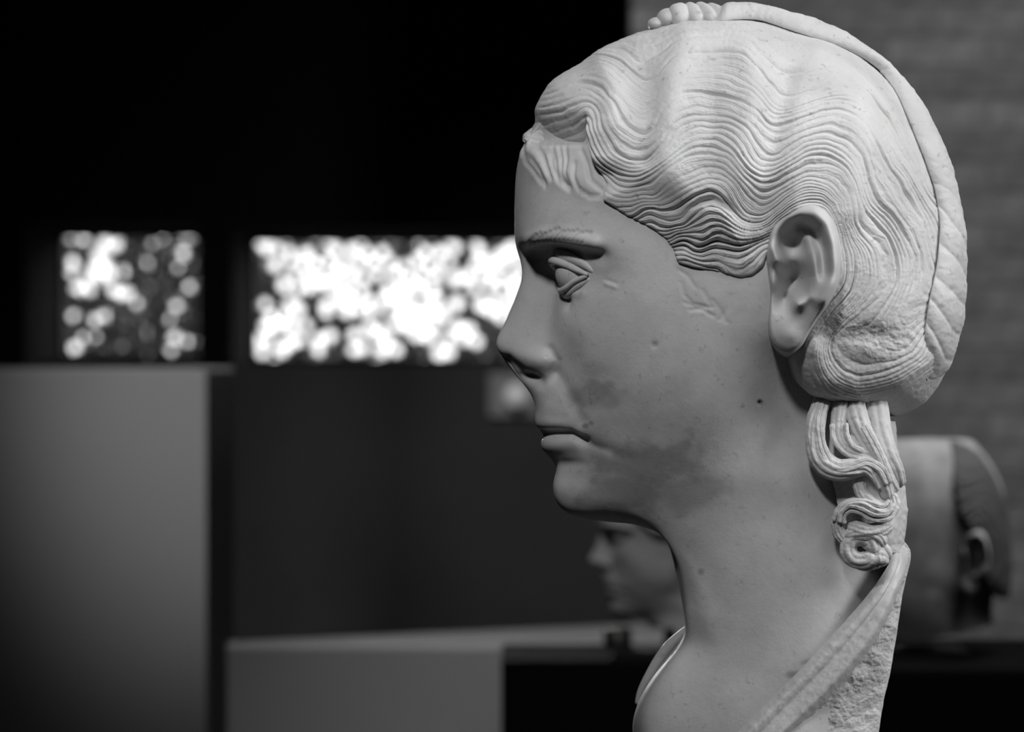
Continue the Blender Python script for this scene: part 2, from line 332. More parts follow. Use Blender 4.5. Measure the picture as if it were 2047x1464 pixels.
# ------------------------------------------------------------------ sculpted head cage (pixel x, pixel y, half width)
X_ = None
cage = [
 # cranium
 [(1290,108,0),(1310,108,14),(1335,106,22),(1365,104,28),(1400,102,32),(1440,100,34),(1480,100,34),(1530,100,32),(1580,102,26),(1620,106,16),(1650,112,0)],
 [(1190,150,0),(1205,150,52),(1228,150,92),(1262,150,128),(1302,150,158),(1352,150,180),(1420,150,198),(1500,150,203),(1590,155,188),(1690,165,130),(1760,175,0)],
 [(1090,215,0),(1102,215,58),(1127,215,106),(1167,215,152),(1212,215,190),(1272,215,220),(1360,215,246),(1480,220,254),(1620,225,236),(1760,235,158),(1835,245,0)],
 [(1041,300,0),(1050,300,60),(1070,300,110),(1105,300,158),(1160,300,202),(1235,300,238),(1340,300,268),(1480,300,280),(1640,300,262),(1790,300,172),(1862,300,0)],
 [(1030,365,0),(1038,365,62),(1056,365,114),(1090,366,164),(1145,368,207),(1222,372,243),(1335,375,272),(1480,380,285),(1650,380,267),(1800,380,172),(1872,380,0)],
 [(1028.5,440,0),(1036,440,60),(1053,440,115),(1086,441,167),(1140,443,211),(1218,447,244),(1335,452,271),(1480,455,285),(1650,455,266),(1800,455,172),(1874,455,0)],
 [(1029,484,0),(1036,484,48),(1050,482,102),(1084,478,163),(1148,480,214),(1228,490,246),(1340,500,272),(1480,510,284),(1650,510,264),(1800,510,168),(1868,510,0)],
 [(1037,512,0),(1050,512,28),(1088,510,76),(1114,507,132),(1165,512,192),(1235,523,241),(1345,543,272),(1480,552,284),(1640,552,262),(1780,552,162),(1848,552,0)],
 [(1044,549,0),(1060,549,26),(1116,551,64),(1128,549,125),(1176,548,182),(1242,556,238),(1350,580,272),(1480,590,283),(1640,590,258),(1770,590,158),(1832,590,0)],
 [(1032,590,0),(1050,590,30),(1104,594,62),(1126,596,122),(1172,600,186),(1244,606,238),(1350,620,270),(1480,630,279),(1630,630,252),(1750,630,152),(1812,630,0)],
 [(1011,640,0),(1034,640,34),(1094,645,66),(1122,650,122),(1172,650,186),(1250,655,234),(1350,665,262),(1475,670,271),(1610,670,242),(1730,670,148),(1798,670,0)],
 [(990,684,0),(1010,688,32),(1080,690,70),(1126,695,112),(1178,698,176),(1254,702,226),(1350,710,252),(1470,712,261),(1600,712,196),(1715,712,130),(1788,712,0)],
 [(1003,712,0),(1018,716,30),(1072,720,78),(1124,728,100),(1182,738,166),(1258,745,215),(1352,752,242),(1468,755,250),(1590,755,178),(1708,755,128),(1783,755,0)],
 [(1027,746,0),(1036,748,18),(1072,750,54),(1118,757,92),(1182,772,154),(1260,785,204),(1355,793,231),(1465,797,238),(1582,797,166),(1703,797,126),(1780,797,0)],
 [(1058,783,0),(1064,784,22),(1082,788,52),(1116,797,90),(1180,812,146),(1260,825,193),(1355,833,220),(1462,838,227),(1580,838,162),(1700,838,126),(1780,838,0)],
 [(1071,815,0),(1075,816,28),(1090,818,60),(1122,827,98),(1180,845,143),(1260,858,185),(1355,868,211),(1460,872,217),(1580,872,164),(1700,872,126),(1784,872,0)],
 [(1069,846,0),(1076,846,30),(1094,846,62),(1128,854,98),(1174,876,132),(1256,890,177),(1350,902,203),(1458,905,209),(1582,905,170),(1700,905,135),(1790,905,0)],
 [(1086,868,0),(1092,867,30),(1108,865,60),(1138,867,94),(1172,884,120),(1252,912,168),(1345,930,193),(1456,935,202),(1584,935,177),(1702,935,135),(1795,935,0)],
 [(1085,890,0),(1091,889,28),(1107,886,57),(1136,884,90),(1178,898,124),(1250,930,160),(1340,952,184),(1453,960,196),(1586,962,183),(1704,962,135),(1798,962,0)],
 [(1100,916,0),(1106,915,28),(1122,913,56),(1148,914,87),(1186,926,119),(1250,950,150),(1338,972,174),(1450,985,191),(1586,988,190),(1706,988,136),(1800,988,0)],
 [(1114,938,0),(1118,938,28),(1132,938,55),(1154,941,84),(1191,950,112),(1250,970,140),(1335,990,164),(1448,1010,187),(1586,1014,189),(1708,1014,136),(1802,1014,0)],
 [(1106,972,0),(1111,972,30),(1128,972,58),(1156,974,82),(1196,980,105),(1252,992,129),(1333,1008,152),(1445,1032,185),(1586,1040,189),(1710,1040,138),(1804,1040,0)],
 [(1115,1007,0),(1120,1006,30),(1136,1004,54),(1162,1003,76),(1200,1006,97),(1255,1012,118),(1335,1026,142),(1445,1056,183),(1588,1068,190),(1712,1068,138),(1802,1068,0)],
 [(1142,1031,0),(1147,1030,26),(1160,1028,46),(1182,1026,65),(1214,1025,84),(1262,1029,105),(1340,1044,134),(1447,1082,183),(1590,1100,192),(1716,1100,140),(1800,1100,0)],
 [(1215,1044,0),(1220,1043,25),(1230,1042,46),(1245,1040,62),(1265,1040,80),(1300,1045,100),(1355,1066,134),(1452,1112,185),(1594,1135,194),(1715,1138,144),(1796,1140,0)],
 [(1300,1051,0),(1303,1051,26),(1309,1052,48),(1319,1053,70),(1333,1058,92),(1355,1068,114),(1388,1095,145),(1465,1145,185),(1600,1170,195),(1712,1175,148),(1790,1180,0)],
 [(1334,1076,0),(1336,1077,30),(1341,1079,58),(1349,1082,84),(1361,1087,108),(1379,1098,132),(1409,1123,156),(1478,1170,186),(1606,1205,197),(1708,1215,152),(1780,1222,0)],
 [(1343,1112,0),(1345,1113,32),(1350,1115,62),(1359,1118,90),(1372,1123,116),(1391,1133,142),(1421,1155,161),(1488,1200,188),(1608,1245,200),(1700,1260,158),(1772,1268,0)],
 [(1358,1178,0),(1360,1179,34),(1365,1180,66),(1374,1182,96),(1388,1187,124),(1408,1196,150),(1440,1215,167),(1505,1255,193),(1606,1295,208),(1690,1315,166),(1764,1325,0)],
 [(1372,1250,0),(1374,1250,36),(1379,1251,70),(1388,1253,102),(1402,1257,132),(1422,1266,160),(1455,1284,176),(1518,1315,203),(1604,1350,218),(1680,1372,176),(1754,1382,0)],
 [(1366,1282,0),(1368,1283,42),(1375,1285,80),(1386,1288,116),(1402,1294,148),(1425,1305,162),(1460,1324,188),(1522,1355,213),(1600,1392,220),(1670,1415,150),(1742,1425,0)],
 [(1330,1318,0),(1335,1319,52),(1346,1322,100),(1362,1327,144),(1384,1335,156),(1413,1348,178),(1455,1369,202),(1520,1400,226),(1594,1432,224),(1660,1452,150),(1735,1462,0)],
 [(1290,1372,0),(1296,1374,60),(1309,1378,116),(1330,1384,166),(1359,1393,172),(1394,1405,194),(1442,1422,216),(1512,1446,238),(1586,1474,230),(1650,1492,150),(1730,1505,0)],
 [(1265,1425,0),(1272,1428,66),(1288,1433,126),(1312,1440,180),(1346,1449,186),(1385,1460,210),(1436,1474,230),(1508,1496,248),(1580,1520,236),(1640,1538,150),(1725,1550,0)],
 [(1262,1480,0),(1270,1482,68),(1287,1486,132),(1312,1492,188),(1346,1500,194),(1385,1510,218),(1436,1524,238),(1508,1546,256),(1575,1568,242),(1632,1584,150),(1720,1592,0)],
 [(1290,1570,0),(1297,1571,66),(1312,1573,128),(1335,1576,182),(1366,1580,196),(1400,1586,220),(1446,1594,240),(1508,1606,256),(1570,1618,244),(1625,1628,150),(1710,1634,0)],
]
ear_out = [(1536,489),(1541,461),(1558,432),(1590,415),(1619,410),(1645,420),(1665,446),(1676,484),(1679,530),(1673,572),(1653,610),(1633,639),
           (1616,668),(1602,692),(1579,707),(1556,699),(1541,679),(1536,650),(1538,620),(1540,585),(1536,555),(1532,520)]
def setw(r, d):
    for k, v in d.items(): cage[r][k] = (cage[r][k][0], cage[r][k][1], v)
for _r, _d in {10: {5: 238, 6: 266}, 11: {4: 182, 5: 236, 6: 262, 7: 266}, 12: {4: 176, 5: 230, 6: 256, 7: 258}, 13: {4: 166, 5: 222, 6: 248, 7: 249}, 14: {4: 158, 5: 209, 6: 236, 7: 236},
               15: {4: 150, 5: 196, 6: 221, 7: 221}, 16: {5: 184, 6: 207, 7: 209}, 19: {7: 186, 8: 182}, 20: {7: 180, 8: 181}, 21: {7: 175, 8: 180}, 22: {7: 172, 8: 179}, 23: {7: 171, 8: 179},
               24: {7: 171, 8: 179}, 25: {6: 139, 7: 171, 8: 179}, 26: {6: 146, 7: 171, 8: 180}, 27: {6: 150, 7: 172, 8: 181}, 28: {6: 155, 7: 174, 8: 183}, 29: {1: 50, 2: 84, 3: 110, 4: 130, 5: 148, 6: 161, 7: 179, 8: 188},
               30: {1: 60, 2: 95, 3: 118, 4: 134, 5: 151, 6: 168, 7: 184, 8: 193}, 31: {1: 75, 2: 110, 3: 129, 4: 142, 5: 158, 6: 175, 7: 190, 8: 198}, 32: {1: 86, 2: 124, 3: 141, 4: 152, 5: 166, 6: 182, 7: 196, 8: 203}, 33: {1: 95, 2: 134, 3: 150, 4: 161, 5: 174, 6: 189, 7: 202, 8: 208},
               34: {1: 98, 2: 140, 3: 156, 4: 167, 5: 180, 6: 195, 7: 207, 8: 212}, 35: {1: 98, 2: 140, 3: 156, 4: 167, 5: 180, 6: 195, 7: 207, 8: 212}}.items(): setw(_r, _d)
def mirror_w(c): return c * np.array([1, 1, -1.0])
def dense_cage(cage, nr, nc, sr, scol):
    A = np.array(cage, float)                                                        # rows, cols, 3
    A = crom(A, nr)
    B = A.transpose(1, 0, 2)
    B = crom(B, nc, pre=mirror_w(B[1]), post=mirror_w(B[-2])).transpose(1, 0, 2)
    m = int(3 * scol + 2)
    E = np.concatenate([mirror_w(B[:, m:0:-1]), B, mirror_w(B[:, -2:-m - 2:-1])], 1)
    E = blur_axis(blur_axis(E, sr, 0), scol, 1)
    E = E[:, m:m + B.shape[1]]; E[:, 0, 2] = 0; E[:, -1, 2] = 0
    E[0] = B[0]; E[-1] = B[-1]
    return E
def two_sided(P, color=None, cap_bottom=True, cap_top=True):
    """mirror a half grid (columns from front middle to back middle) into one closed mesh"""
    R, C, _ = P.shape
    L = loc(P)
    Rr = L[:, ::-1][:, 1:-1] * np.array([1, -1, 1.0])
    V = np.concatenate([L, Rr], 1); W = V.shape[1]
    Fq = grid_quads(R, W, wrap=True)
    V = V.reshape(-1, 3); extra = []
    if cap_bottom:
        last = np.arange((R - 1) * W, R * W); c = V[last].mean(0); k = len(V); V = np.vstack([V, c[None]])
        Fq = np.vstack([Fq, np.stack([last, np.roll(last, -1), np.full(W, k), np.full(W, k)], 1)])
    cl = None
    if color is not None:
        cl = np.concatenate([color, color[:, ::-1][:, 1:-1]], 1).ravel()
        if cap_bottom: cl = np.r_[cl, 0]
    return V, Fq, cl
def fix_tris(V, Fq):
    tri = Fq[:, 2] == Fq[:, 3]
    return [tuple(q) for q in Fq[~tri].tolist()] + [tuple(q[:3]) for q in Fq[tri].tolist()]
def gauss_disp(P, feats):
    """feats: ('pt', x, y, sigma or (sx,sy), amp, wmin) or ('ln', pts, sigma, amp, wmin)"""
    n = grid_normals(P)
    mid = P[P.shape[0] // 3, P.shape[1] // 2]; s = 1.0 if n[P.shape[0] // 3, P.shape[1] // 2, 2] > 0 else -1.0
    n = n * s; x, y, w = P[..., 0], P[..., 1], P[..., 2]; d = np.zeros(x.shape)
    for f in feats:
        wm = f[-1]; mask = sstep(wm - 14, wm + 2, w) if wm is not None else 1.0
        if f[0] == 'pt':
            sg = f[3] if isinstance(f[3], tuple) else (f[3], f[3])
            d += f[4] * np.exp(-((x - f[1]) / sg[0]) ** 2 - ((y - f[2]) / sg[1]) ** 2) * mask
        else:
            sel = np.s_[...]
            q = np.asarray(f[1]); bx = (x > q[:, 0].min() - 4 * f[2]) & (x < q[:, 0].max() + 4 * f[2]) & (y > q[:, 1].min() - 4 * f[2]) & (y < q[:, 1].max() + 4 * f[2])
            if bx.any():
                dd = dist_poly(x[bx], y[bx], f[1]); d[bx] += f[3] * np.exp(-(dd / f[2]) ** 2) * (mask[bx] if wm is not None else 1.0)
    fade = np.ones(d.shape); fade[:, 0] = 0; fade[:, -1] = 0
    return P + n * (d * fade)[..., None]
def c3(pts, ox=1020, oy=0, s=3.327): return [(ox + a / s, oy + b / s) for a, b in pts]
face_feats = [
 ('ln', [(1060,482),(1090,474),(1130,474),(1165,480),(1190,488)], 14, 8, 30),
 ('ln', [(1060,508),(1100,502),(1150,508),(1200,514)], 16, -9, 30),
 ('pt', 1076, 722, (20, 19), 5, 40), ('ln', [(1098,698),(1111,722),(1106,746)], 9, -6, 50), ('ln', [(1012,722),(1042,748),(1078,764)], 13, -8, 4),
 ('pt', 1052, 756, (18, 8), -8, 12), ('pt', 1101, 756, 12, -5, 40),
 ('ln', [(1112,745),(1138,790),(1160,840)], 14, -4, 60),
 ('ln', [(1080,868),(1110,866),(1140,866),(1168,882)], 7.0, -9, 0),
 ('pt', 1170, 884, 14, -5, 60), ('pt', 1112, 891, (36, 16), 8, 0), ('pt', 1135, 927, (30, 10), -4, 0), ('pt', 1105, 848, (30, 10), 3, 0),
 ('pt', 1132, 602, (9, 16), -9, 60), ('pt', 1150, 588, (22, 8), 3, 60),
 ('ln', [(1212,566),(1222,570),(1231,573)], 4.5, 2.2, 60), ('ln', [(1211,561),(1232,568)], 4, -1.5, 60),
 ('pt', 1520, 805, 3.2, -7, 60), ('pt', 1309, 689, 6, -3, 60), ('pt', 1092, 713, 3, -2, 30),
 ('pt', 1115, 975, (14, 40), 2, 0),
 ('pt', 1280, 610, (70, 60), 6, 100), ('pt', 1290, 470, (60, 40), -3, 100),
]
for pts in ([(105,960),(100,1030),(150,1060),(200,1130),(235,1230)], [(150,970),(200,1010),(232,1080),(262,1150)],
            [(220,960),(270,1030),(290,1120),(330,1210),(400,1260)], [(270,960),(303,1060),(322,1160),(390,1250)],
            [(360,960),(375,1060),(370,1150),(400,1240)], [(430,1090),(430,1180),(460,1260),(540,1310),(600,1300)],
            [(320,970),(340,1060),(345,1150),(375,1230)], [(110,1070),(160,1130),(210,1210)], [(470,1000),(510,1090),(540,1200),(620,1270)],
            [(180,965),(225,1030),(255,1120),(280,1190)]):
    face_feats.append(('ln', c3(pts), 3.6, -5.0, 40))
face_feats.append(('ln', [(1052,300),(1085,335),(1120,350),(1160,360),(1200,385)], 26, 7, 40))
for pts in ([(1358,540),(1375,552),(1390,575)], [(1362,565),(1368,590),(1385,608),(1410,612)], [(1370,605),(1390,616),(1420,615)],
            [(1380,620),(1405,620),(1425,632)], [(1425,600),(1440,620),(1452,645)], [(1460,590),(1456,615),(1440,640)], [(1405,580),(1415,600),(1425,615)]):
    face_feats.append(('ln', pts, 3.2, -1.8, 60))
rb = np.random.RandomState(3)
for i in range(13):                                            # incised eyebrow hairs
    bx_ = 1058 + i * 9.0; by_ = 487 - 12 * math.sin((i + 1) / 13 * 2.6)
    face_feats.append(('ln', [(bx_, by_ + 3), (bx_ + 5, by_ - 5), (bx_ + 15, by_ - 12 - rb.uniform(0, 6))], 3.0, -3.6, 10))
def dark_spots(P, spots):
    x, y = P[..., 0], P[..., 1]; s = np.zeros(x.shape)
    for sx, sy, rx, ry, a in spots:
        nz = 1 + 0.7 * fbm(x / 26, y / 26, 5)
        s = np.maximum(s, a * sstep(1.25, 0.45, np.hypot((x - sx) / rx, (y - sy) / ry) * nz))
    return np.clip(s + 0.10 * np.clip(fbm(x / 18, y / 18, 9), 0, 1), 0, 1)
skin_spots = [(1178,790,48,34,.5),(1215,800,40,24,.35),(1300,930,120,48,.5),(1240,985,90,45,.5),(1380,985,80,50,.30),(1190,890,30,26,.3),
              (1170,852,9,7,.6),(1182,846,7,6,.5),(1520,805,6,6,.95),(1130,600,12,14,.35),(1402,1143,9,9,.5),(1345,480,14,20,.25),(1309,690,8,6,.4),  # the spot below the lower eyelid is painted shade
              (1330,780,60,30,.12),(1190,740,30,20,.2),(1620,1325,20,8,.5),(1590,1350,24,8,.55)]  # last two paint the shade in the drapery's fold crease

O_w = np.array([EY[0] * DB, EY[1] * DB])                        # bust frame origin in plan
BASE_PY = 1634
base_z = CAMZ - (BASE_PY - CY) * S
bust = empty('marble_bust', (O_w[0], O_w[1], base_z), -TH)
tag(bust, 'large white marble bust of a woman with waved hair, in sharp profile', 'bust')
DZ = CAMZ - base_z
def put(name, V, Fq, mat, parent, color=None):
    V = np.asarray(V) * S; V = V + np.array([0, 0, DZ])
    return mesh_np(name, V, Fq, mat, parent, True, color)

P = dense_cage(cage, 14, 30, 4.0, 5.0)
P2 = dense_cage(cage, 14, 30, 9.0, 11.0); mk = np.maximum(sstep(985, 1060, P[..., 1]) * sstep(40, 110, P[..., 2]), sstep(1215, 1300, P[..., 0]) * sstep(560, 640, P[..., 1]))[..., None]
P = P * (1 - mk) + P2 * mk
P3 = dense_cage(cage, 14, 30, 24.0, 14.0); mk = (sstep(1000, 1070, P[..., 1]) * sstep(1300, 1220, P[..., 1]) * sstep(55, 120, P[..., 2]) * sstep(1640, 1520, P[..., 0]))[..., None]
P = P * (1 - mk) + P3 * mk
P = gauss_disp(P, face_feats)
P[..., 2] -= 48 * sstep(222, 280, P[..., 1]) * sstep(292, 284, P[..., 1]) * sstep(1050, 1075, P[..., 0]) * sstep(1182, 1160, P[..., 0]) * sstep(40, 90, P[..., 2])   # hollow under the front wave
SKIN_P = P.copy()
ed_ = dist_poly(P[..., 0], P[..., 1], ear_out + ear_out[:1]); ed_ = np.where(inside(P[..., 0], P[..., 1], ear_out) & (P[..., 2] > 150), ed_, 0)
P[..., 2] -= 130 * sstep(4, 22, ed_)
V, Fq, cl = two_sided(P, dark_spots(P, skin_spots))
put('head', V, fix_tris(V, Fq), M_skin, bust, cl)

# ------------------------------------------------------------------ tubes / eyes / ear
def tube(pts, rad, n=90, k=20, grooves=0, gd=0.0, flat=1.0, tip=True, twist=0.0):
    """closed swept tube; pts (pixel x, pixel y, w), rad scalar or list"""
    pts = np.asarray(pts, float); c = smooth_curve(pts, n)
    rad = np.broadcast_to(np.asarray(rad, float), (len(pts),)) if np.ndim(rad) == 0 else np.asarray(rad, float)
    dd = np.r_[0, np.cumsum(np.linalg.norm(np.diff(pts, axis=0), axis=1))]; r = np.interp(np.linspace(0, dd[-1], n), dd, rad)
    if tip:
        u = np.linspace(0, 1, n); e = np.minimum(u, 1 - u) * dd[-1] / np.maximum(r, 1e-3); r = r * np.sqrt(np.clip(1 - (1 - np.clip(e, 0, 1)) ** 2, 0.002, 1))
    T = np.gradient(c, axis=0); T /= np.linalg.norm(T, axis=1, keepdims=True) + 1e-9
    ref = np.array([0, 0, 1.0]); B = ref - (T @ ref)[:, None] * T; B /= np.linalg.norm(B, axis=1, keepdims=True) + 1e-9
    Nn = np.cross(T, B); a = np.linspace(0, 2 * np.pi, k, endpoint=False)[None] 
    u = np.linspace(0, 1, n)[:, None]
    rr = r[:, None] * (1 + (gd * (np.abs(np.sin(grooves * (a + twist * u) / 2.0)) - 0.6) if grooves else 0))
    P = c[:, None] + (Nn[:, None] * (np.cos(a) * rr)[..., None] + B[:, None] * (np.sin(a) * rr * flat)[..., None])
    return P.reshape(-1, 3), grid_quads(n, k, wrap=True)
def ellipsoid(c, r, n=24, m=32, bump=None):
    t = np.linspace(0, np.pi, n)[:, None]; a = np.linspace(0, 2 * np.pi, m, endpoint=False)[None]
    P = np.stack([c[0] + r[0] * np.sin(t) * np.cos(a), c[1] + r[1] * np.cos(t) + 0 * a, c[2] + r[2] * np.sin(t) * np.sin(a)], -1)
    return P.reshape(-1, 3), grid_quads(n, m, wrap=True)
def put_sides(name, parts, mat, parent, sides=(1, -1), fn=None, color=None):
    V, Fq = join(parts); fn = fn or put; out = []
    for s in sides:
        L = loc(V) * np.array([1, s, 1.0]); out.append(fn(name, L, Fq if s > 0 else Fq[:, ::-1], mat, parent))
    return out
eye_parts = [ellipsoid((1158, 547, 122), (48, 44, 52), 40, 56)]
upper_lid = [tube([(1136,548,74),(1122,524,92),(1116,511,114),(1122,509,138),(1144,516,160),(1168,528,178),(1190,545,192)], [5,9,11,11,10,9,5], 80, 24), tube([(1132,556,70),(1114,538,88),(1104,524,112),(1110,522,138),(1130,529,160),(1152,539,176),(1176,550,190)], [4,7,8.5,8.5,7.5,6.5,4], 80, 20)]
lower_lid = [tube([(1138,560,72),(1134,578,92),(1132,588,114),(1140,584,140),(1158,570,164),(1182,556,184)], [5,9,10,10,9,5], 80, 24), tube([(1132,556,70),(1124,572,92),(1121,581,116),(1130,577,146),(1148,563,168),(1174,551,188)], [4,6,6.5,6.5,6,4], 80, 18)]
for o in put_sides('eye', eye_parts, M_skin, bust):
    s = 1 if o.name == 'eye' else -1
    put_sides('upper_eyelid', upper_lid, M_skin, o, (s,)); put_sides('lower_eyelid', lower_lid, M_skin, o, (s,))

def make_ear(n=220, m=90):
    ctr = np.array([1603, 556.0]); c = smooth_curve(ear_out + ear_out[:1], n + 1)[:-1]
    rho = np.r_[np.linspace(0, 1, m - 14), np.linspace(1.0, 1.10, 14)]
    x = ctr[0] + (c[None, :, 0] - ctr[0]) * rho[:, None]; y = ctr[1] + (c[None, :, 1] - ctr[1]) * rho[:, None]
    w = 288 + 66 * sstep(1530, 1672, x) - 26 * sstep(600, 700, y) * sstep(1560, 1640, x)
    g = lambda pts, s: np.exp(-(dist_poly(x, y, pts) / s) ** 2)
    hel = [(1552,520),(1546,492),(1553,462),(1572,438),(1600,427),(1628,428),(1650,448),(1661,484),(1665,526),(1660,566),(1644,600)]
    w = w + 26 * g(hel, 15) + 6
    w = w - 62 * np.exp(-((x - 1592) / 34) ** 2 - ((y - 482) / 34) ** 2)          # upper hollow
    w = w - 30 * g([(1600,450),(1628,462),(1644,500),(1648,545)], 12)                # groove inside the rim
    w = w + 18 * g([(1612,478),(1627,515),(1632,555),(1618,592),(1596,603)], 12)     # inner ridge
    w = w - 100 * np.exp(-((x - 1588) / 27) ** 2 - ((y - 556) / 34) ** 2)             # bowl
    w = w - 52 * np.exp(-((x - 1568) / 15) ** 2 - ((y - 598) / 22) ** 2)             # notch
    w = w + 16 * g([(1545,498),(1556,524),(1574,540)], 11)                           # ridge root crossing the bowl
    w = w + 20 * np.exp(-((x - 1548) / 9) ** 2 - ((y - 560) / 22) ** 2)              # front flap
    w = w + 22 * np.exp(-((x - 1594) / 15) ** 2 - ((y - 610) / 15) ** 2)             # lower flap
    w = w + 20 * np.exp(-((x - 1575) / 28) ** 2 - ((y - 668) / 30) ** 2)             # lobe
    e = (rho[:, None] - 1) / 0.10
    w = w - np.where(e > 0, 150 * e, 0) - 9 * sstep(0.93, 1.0, rho)[:, None] 
    P = np.stack([x, y, w], -1); P = blur_axis(P, 1.6, 0); 
    Pp = np.concatenate([P[:, -6:], P, P[:, :6]], 1); P = blur_axis(Pp, 1.3, 1)[:, 6:-6]
    return P.reshape(-1, 3), grid_quads(m, n, wrap=True)[:, ::-1]
EAR = make_ear()
put_sides('ear', [EAR], M_skin, bust)

# ------------------------------------------------------------------ hair
HC = np.array([1500.0, 430.0])
sil = [(1041,283),(1046,267),(1058,237),(1071,213),(1085,186),(1098,165),(1122,147),(1155,129),(1188,111),(1212,92),(1245,77),(1275,65),(1297,60),
       (1350,46),(1400,37),(1471,34),(1534,40),(1579,51),(1624,64),(1660,78),(1696,96),(1726,118),(1760,147),(1790,180),(1815,213),(1840,253),(1862,297),
       (1880,347),(1892,394),(1902,440),(1908,500),(1909,551),(1909,600),(1907,650),(1902,692),(1893,733),(1883,757),(1868,783),(1847,808),(1815,825),
       (1776,841),(1735,858),(1690,885),(1640,930),(1580,985),(1480,1015),(1350,1000),(1200,900),(1080,750),(1012,560),(1010,430),(1028,340)]
_sa = np.array(sil) - HC; _ang = np.arctan2(_sa[:, 1], _sa[:, 0]); _rad = np.hypot(_sa[:, 0], _sa[:, 1])
_o = np.argsort(_ang); _ang, _rad = _ang[_o], _rad[_o]
_tt = np.linspace(-np.pi, np.pi, 1441); _rr = np.interp(_tt, np.r_[_ang[-3:] - 2 * np.pi, _ang, _ang[:3] + 2 * np.pi], np.r_[_rad[-3:], _rad, _rad[:3]])
_rr[:-1] = blur_axis(np.r_[_rr[-31:-1], _rr[:-1], _rr[:30]], 4, 0)[30:-30]; _rr[-1] = _rr[0]
def Rs(a): return np.interp(a, _tt, _rr)
strand = {}
strand[0.6] = [(1343,521),(1369,522),(1398,532),(1427,532),(1450,541),(1478,552),(1501,549)]
strand[3.2] = [(1338,498),(1358,495),(1381,504),(1404,507),(1427,498),(1450,501),(1478,504),(1507,495),(1524,486)]
strand[6.1] = [(1309,481),(1329,481),(1352,469),(1381,469),(1404,472),(1421,461),(1444,458),(1467,469),(1490,476),(1518,472),(1536,464)]
strand[9.6] = [(1277,443),(1306,449),(1335,455),(1358,452),(1378,435),(1404,420),(1427,415),(1450,423),(1472,443),(1495,455),(1524,455),(1541,443),(1564,425),
               (1593,406),(1622,399),(1650,406),(1667,426),(1685,470),(1693,510),(1697,540),(1690,575),(1660,605),(1638,626),(1616,661),(1604,689),(1600,720),
               (1607,755),(1626,786),(1657,805),(1695,815),(1739,812),(1783,799),(1830,777),(1871,746),(1899,708)]
strand[11.8] = [(1249,426),(1272,415),(1295,412),(1320,420),(1343,418),(1363,406),(1381,395),(1404,386),(1427,386),(1450,400),(1470,420),(1493,441),(1518,444),
                (1538,435),(1564,415),(1593,394),(1625,385),(1655,395),(1675,420),(1690,455),(1704,490),(1712,520),(1712,560),(1700,590),(1676,610),(1655,640),
                (1638,665),(1628,690),(1624,714),(1629,739),(1648,766),(1676,782),(1714,789),(1751,783),(1798,767),(1839,742),(1877,702)]
strand[15.2] = [(1270,392),(1310,393),(1340,375),(1370,355),(1415,340),(1447,348),(1470,368),(1492,395),(1520,415),(1545,410),(1575,388),(1600,372),
                (1625,366),(1650,375),(1668,395),(1684,430),(1700,465),(1722,495),(1735,525),(1735,570),(1710,605),(1680,632),(1657,662),(1643,690),(1643,718),(1662,750),
                (1700,770),(1750,766),(1800,750),(1850,718)]
strand[18.2] = [(1200,346),(1224,364),(1248,367),(1275,364),(1302,358),(1327,340),(1350,322),(1380,308),(1415,301),(1444,308),(1468,326),(1490,355),(1510,375),(1530,383),
                (1552,376),(1575,362),(1600,348),(1630,341),(1660,348),(1682,368),(1695,395),(1705,430),(1716,455),(1736,478),(1752,500),(1757,530),(1755,565),(1735,600),
                (1702,628),(1675,655),(1657,688),(1662,715),(1685,742),(1718,752),(1755,746),(1800,730),(1835,708)]
strand[19.9] = [(1152,258),(1161,248),(1170,255),(1179,280),(1188,307),(1203,328),(1230,343),(1257,349),(1284,346),(1308,337),(1327,325),(1350,308),(1380,288),(1411,279),
                (1441,282),(1465,298),(1489,330),(1507,352),(1528,360),(1552,350),(1575,335),(1600,320),(1630,312),(1660,318),(1685,338),(1702,365),(1715,400),(1732,432),
                (1757,450),(1777,470),(1789,497),(1795,526),(1792,565),(1770,605),(1740,632),(1712,655),(1690,685),(1697,708),(1722,722),(1755,722)]
strand[23.1] = [(1149,224),(1161,218),(1179,219),(1191,237),(1200,264),(1212,291),(1230,313),(1254,325),(1278,326),(1300,318),(1318,304),(1340,280),(1362,263),(1390,246),
                (1423,239),(1453,243),(1477,261),(1498,288),(1512,312),(1530,326),(1553,318),(1572,309),(1600,290),(1630,279),(1660,282),(1684,297),(1702,320),(1716,350),
                (1730,385),(1750,412),(1778,435),(1798,460),(1812,490),(1818,525),(1812,570),(1790,620)]
strand[24.9] = [(1143,205),(1158,198),(1180,200),(1198,216),(1213,243),(1226,270),(1245,288),(1270,297),(1296,292),(1318,276),(1340,250),(1368,234),(1396,224),(1426,216),
                (1456,222),(1483,240),(1503,263),(1520,282),(1538,290),(1556,285),(1580,275),(1606,262),(1632,254),(1660,255),(1684,264),(1705,285),(1722,315),(1736,350),
                (1750,382),(1770,406),(1798,431),(1817,456),(1833,488),(1840,520),(1834,570)]
strand[26.8] = [(1137,189),(1155,180),(1182,180),(1206,195),(1224,219),(1239,243),(1260,261),(1284,269),(1308,262),(1321,250),(1345,220),(1370,200),(1396,195),(1426,192),
                (1456,196),(1485,210),(1507,228),(1525,245),(1545,255),(1570,250),(1606,238),(1640,225),(1670,225),(1700,240),(1722,268),(1740,300),(1758,335),(1780,365),
                (1810,395),(1835,430),(1850,470),(1858,520)]
